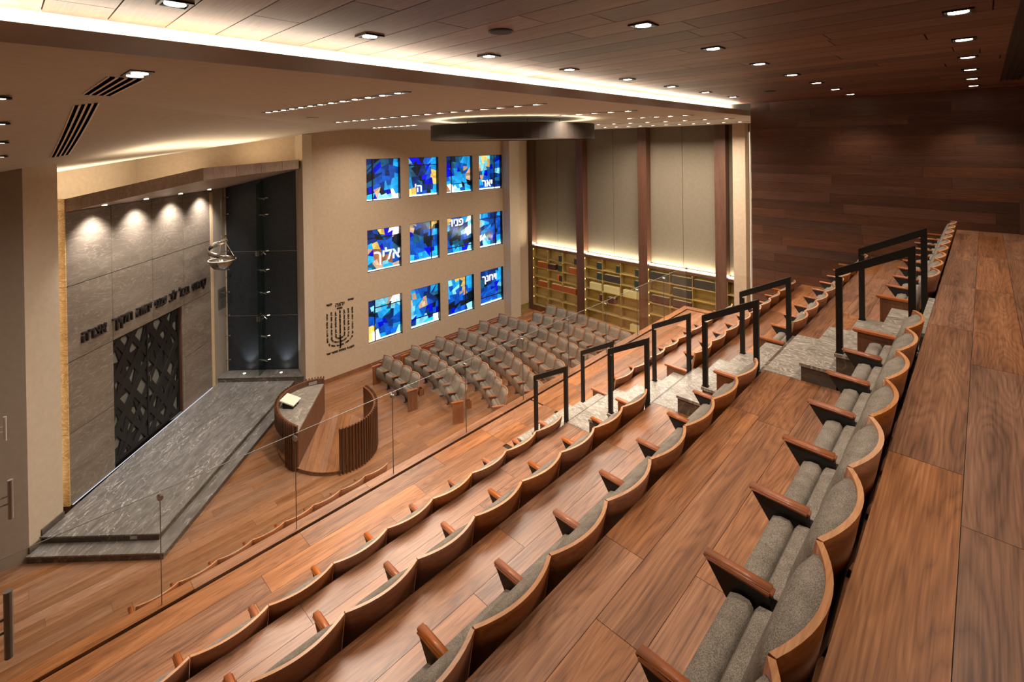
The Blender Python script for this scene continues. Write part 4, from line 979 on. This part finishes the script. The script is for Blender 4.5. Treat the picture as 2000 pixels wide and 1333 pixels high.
def chair(x, y, z, rz, left, right, label, group, rack=False):
    key = (left, right, rack)
    if key not in protos:
        protos[key] = t = make_chair(left, right, rack)
    else:
        src = protos[key]; t = src.copy(); COL.objects.link(t)
        for ch in list(src.children):
            c = ch.copy(); COL.objects.link(c); c.parent = t
            for g2 in list(ch.children):
                d2 = g2.copy(); COL.objects.link(d2); d2.parent = c
    t.location = (x, y, z); t.rotation_euler = (0, 0, rz)
    tag(t, label, 'chair', group); return t
ORD = ['first', 'second', 'third', 'fourth', 'fifth', 'sixth', 'seventh', 'eighth', 'ninth', 'tenth', 'eleventh', 'twelfth', 'thirteenth']
brow = ['front balcony row', 'second balcony row', 'third balcony row', 'top balcony row']
PW = .56
for i in range(4):
    xe = 5.42; nb = 9
    for k in range(nb):
        x = xe - (k + .5) * PW
        chair(x, JY[i], TZ[i], 0, 'arm', 'panel' if k == 0 else None, 'grey wool tip-up chair, %s, %s seat on the near side of the stairs' % (brow[i], ORD[k]), 'tip-up chairs of the ' + brow[i])
    for k in range(9):
        x = 6.81 + (k + .5) * PW
        chair(x, JY[i], TZ[i], 0, 'panel' if k == 0 else 'arm', 'panel' if k == 8 else None, 'grey wool tip-up chair, %s, %s seat beyond the stairs' % (brow[i], ORD[k]), 'tip-up chairs of the ' + brow[i])
# hall rows: they face the bimah (-X); backs follow gentle arcs
HR = [(8.87, 8.3, 4), (9.97, 7.3, 7), (11.04, 7.3, 9), (12.12, 8.2, 10), (13.20, 10.3, 10), (14.29, 12.0, 10), (15.36, 10.5, 9), (16.46, 13.5, 9)]
for r, (x0, R_, n) in enumerate(HR):
    ystart = 14.60 if r < 6 else (13.66 if r == 6 else 13.86)
    y = ystart; yc = 14.0 if r < 6 else 13.3
    if r == 1: R_ = 6.6
    def xr(y): return x0 - (max(0, yc - y) ** 2) / (2 * R_) if y < yc else x0
    for k in range(n):
        x1_ = xr(y); y2 = y - .57
        for _ in range(6):
            x2_ = xr(y2); L_ = math.hypot(x2_ - x1_, y2 - y); y2 = y - (y - y2) * .572 / L_
        x2_ = xr(y2); ang = math.atan2(y - y2, x1_ - x2_)   # local +x points to the window wall
        last = k == n - 1
        chair((x1_ + x2_) / 2, (y + y2) / 2, 0, ang, 'panel' if last else None, 'panel' if k == 0 else 'arm',
              'grey tip-up chair in the hall, %s row from the bimah, %s from the window wall' % (ORD[r], ORD[k]), 'tip-up chairs in the hall', rack=last and r < 3)
        y = y2
    # wooden end ledge joining the row to the wall
    if r < 6:
        o = obox('row_ledge', x0 + (.10 if r == 0 else -.42), x0 + .60, 14.98, 15.06, .0, .50, m_endp); tag(o, 'low walnut ledge at the window wall end of the %s hall row' % ORD[r], 'ledge', 'walnut ledges at the row ends')
# hall row with its back to the balcony
for k in range(8):
    chair(1.36 + (k + .5) * .562, 9.42 + .018 * k, 0, .031, 'arm', None, 'grey tip-up chair below the glass, back to the balcony, %s from the dais end' % ORD[k], 'tip-up chairs in the row below the balcony glass')
# ------------------------------------------------------------------ ceiling fixtures
me_f = simple('trim_frame', lambda b: (box(b, -.085, .085, -.085, -.07, -.012, .002), box(b, -.085, .085, .07, .085, -.012, .002), box(b, -.085, -.07, -.07, .07, -.012, .002), box(b, .07, .085, -.07, .07, -.012, .002), box(b, -.07, .07, -.07, .07, -.001, .004)), m_black)
me_l = simple('lamp', lambda b: disc(b, (0, 0, -.010), .058, .006, 18), m_lampw)
cnt = {}
for x, y, nm in DL:
    cnt[nm] = cnt.get(nm, 0) + 1
    t = empty('ceiling_downlight', (x, y, 8.77)); tag(t, 'square recessed downlight, %s in the %s row of the walnut ceiling' % (ORD[cnt[nm] - 1], nm), 'ceiling light', 'downlights in the walnut ceiling')
    part('trim_frame', me_f, t); part('lamp', me_l, t)
tn = ['nearest the ark, thirteen lamps', 'long run of seventeen over the bimah', 'short run at the window wall', 'short run before the drum, five lamps', 'short run beyond the drum, five lamps', 'long run near the shelf wall', 'last run before the bookshelves']
me_ls = simple('lamp', lambda b: disc(b, (0, 0, -.010), .036, .006, 14), m_lampw)
for (x, y0, y1, n), nm in zip(TRACKS, tn):
    t = empty('light_track', (x, (y0 + y1) / 2, 8.5)); tag(t, 'recessed black slot of lamps in the plaster ceiling, ' + nm, 'ceiling light', 'lamp slots in the plaster ceiling')
    h_ = (y0 - y1) / 2
    obox('slot', -.055, .055, -h_ - .2, h_ + .15, -.006, .002, m_black, t)
    for s_ in (-1, 1): obox('slot_edge', s_ * .055 - .006, s_ * .055 + .006, -h_ - .2, h_ + .15, -.010, .002, m_chrome, t)
    for k in range(n):
        part('lamp', me_ls, t, (0, -h_ + 2 * h_ * k / (n - 1), 0))
# twin downlight and slot vents in the plaster ceiling
t = empty('ceiling_downlight', (.81, 5.07, 8.5)); tag(t, 'twin square downlight beside the slot vent in the plaster ceiling', 'ceiling light')
obox('trim_frame', -.08, .08, -.22, .22, -.010, .002, m_black, t)
for k in (-1, 1): part('lamp', me_l, t, (0, k * .10, -.006))
spot((.81, 5.07, 8.46), 90, 80, .8, (.81, 5.07, 0))
m_black0 = plain('vent_black', (.002, .002, .002), 1.0, spec=0)
def vent(name, y0, y1, label):
    t = empty(name, (0, 0, 0)); tag(t, label, 'air vent', 'slot vents in the plaster ceiling')
    def zz_(x, y):
        s = (x + y) / R2; n = (x - y) / R2; return zc(s, n)
    def strip(nm, xa, xb, mat, dz):
        bm = bmesh.new(); K_ = 8; pr_ = None
        for k in range(K_ + 1):
            y = y0 + (y1 - y0) * k / K_; cur = [bm.verts.new((xa, y, zz_(xa, y) - dz)), bm.verts.new((xb, y, zz_(xb, y) - dz)), bm.verts.new((xb, y, zz_(xb, y) + .004)), bm.verts.new((xa, y, zz_(xa, y) + .004))]
            if pr_:
                for i in range(4): bm.faces.new((pr_[i], pr_[(i + 1) % 4], cur[(i + 1) % 4], cur[i]))
            else: bm.faces.new(cur)
            pr_ = cur
        bm.faces.new(pr_[::-1]); bmesh_to(nm, bm, mat, t)
    strip('frame', .66, .92, m_white, .008)
    for k in range(4): strip('slot', .675 + k * .062, .711 + k * .062, m_black0, .012)
vent('ceiling_vent', 5.42, 7.22, 'four-slot plaster air vent beside the twin downlight')
vent('ceiling_vent', 8.2, 12.2, 'long four-slot air vent on the sloping ceiling towards the ark')
for k, y in enumerate((7.52, 8.65, 9.83, 11.05)):
    s_, n_ = (.02 + y) / R2, (.02 - y) / R2
    t = empty('ceiling_downlight', (.03, y, zc(s_, n_))); tag(t, 'square downlight at the picture edge on the sloping ceiling, %s from the balcony' % ORD[k], 'ceiling light', 'downlights on the sloping ceiling')
    part('trim_frame', me_f, t); part('lamp', me_l, t, (-.02, 0, -.004))
# smoke detectors / round grilles
for (x, y, z, r_, lab) in ((2.78, 2.77, 8.77, .10, 'round dark speaker grille in the walnut ceiling nearest the camera'), (9.58, 2.77, 8.77, .10, 'round dark speaker grille in the walnut ceiling near the wood wall'), (4.55, 10.1, 8.5, .12, 'faint round grille in the plaster ceiling between the lamp slots')):
    t = empty('speaker_grille', (x, y, z)); tag(t, lab, 'speaker')
    bm = bmesh.new(); disc(bm, (0, 0, -.008), r_, .010, 28); bmesh_to('rim', bm, m_dark if z > 8.6 else m_greyw, t)
    bm = bmesh.new(); disc(bm, (0, 0, -.011), r_ * .85, .004, 28); bmesh_to('grille_cloth', bm, m_bronze if z > 8.6 else m_ceil, t)
# drum chandelier
dc = (9.0, 8.6); dr_ = 2.04
t = empty('drum_chandelier', (dc[0], dc[1], 8.0)); tag(t, 'huge flat dark bronze drum hanging just below the plaster ceiling', 'chandelier')
bm = bmesh.new(); n = 72
for k in range(n):
    a, b_ = 2 * PI * k / n, 2 * PI * (k + 1) / n
    prism(bm, [(dr_ * math.cos(a), dr_ * math.sin(a)), (dr_ * math.cos(b_), dr_ * math.sin(b_)), ((dr_ - .03) * math.cos(b_), (dr_ - .03) * math.sin(b_)), ((dr_ - .03) * math.cos(a), (dr_ - .03) * math.sin(a))], 0, .36)
bmesh.ops.remove_doubles(bm, verts=bm.verts, dist=1e-4); bmesh_to('drum_wall', bm, m_bronze, t)
bm = bmesh.new(); disc(bm, (0, 0, .02), dr_ - .03, .02, 72); bmesh_to('diffuser', bm, m_greyw, t)
bm = bmesh.new(); disc(bm, (0, 0, .33), dr_ - .03, .01, 72); bmesh_to('top_plate', bm, m_bronze, t)
bm = bmesh.new(); n = 48
for k in range(n):
    a, b_ = 2 * PI * k / n, 2 * PI * (k + 1) / n; r1_, r2_ = dr_ - .10, dr_ - .14
    prism(bm, [(r1_ * math.cos(a), r1_ * math.sin(a)), (r1_ * math.cos(b_), r1_ * math.sin(b_)), (r2_ * math.cos(b_), r2_ * math.sin(b_)), (r2_ * math.cos(a), r2_ * math.sin(a))], .341, .35)
bmesh_to('ring_light', bm, emit('ring_led', (1, .82, .58), 26), t)
for a in range(6):
    bm = bmesh.new(); tube(bm, [(1.2 * math.cos(a * PI / 3), 1.2 * math.sin(a * PI / 3), .34), (1.2 * math.cos(a * PI / 3), 1.2 * math.sin(a * PI / 3), .50)], .01, 6); bmesh_to('hanger', bm, m_dark, t)
# ------------------------------------------------------------------ steel pulls at the picture's edge
m_satin = plain('satin_bar', (.55, .53, .50), .4, .25)
gs = empty('glass_screen', (-.13, .6, TZ[3])); tag(gs, 'clear glass side screen with upright steel pull bars at the picture edge', 'glass screen')
bm = bmesh.new(); y0, y1 = 1.7 - .6, 6.02 - .6; b0 = TZ[3]
hexa(bm, [(-.006, y0, TZ[2] - b0), (.006, y0, TZ[2] - b0), (.006, y1, 3.2 - b0), (-.006, y1, 3.2 - b0), (-.006, y0, 7.0 - b0), (.006, y0, 7.0 - b0), (.006, y1, 6.2 - b0), (-.006, y1, 6.2 - b0)]); bmesh_to('glass_pane', bm, m_glass, gs)
for (x, y, z) in ((.012, 5.9, 5.56), (.022, 3.64, 6.07), (.004, 2.13, 6.44)):
    bm = bmesh.new(); tube(bm, [(x + .13, y - .6, z - .1 - b0), (x + .13, y - .6, z + .1 - b0)], .011, 12)
    tube(bm, [(.0, y - .6, z + .02 - b0), (x + .13, y - .6, z + .02 - b0)], .004, 6); tube(bm, [(.0, y - .6, z - .02 - b0), (x + .13, y - .6, z - .02 - b0)], .004, 6)
    bmesh_to('pull_bar', bm, m_satin, gs)
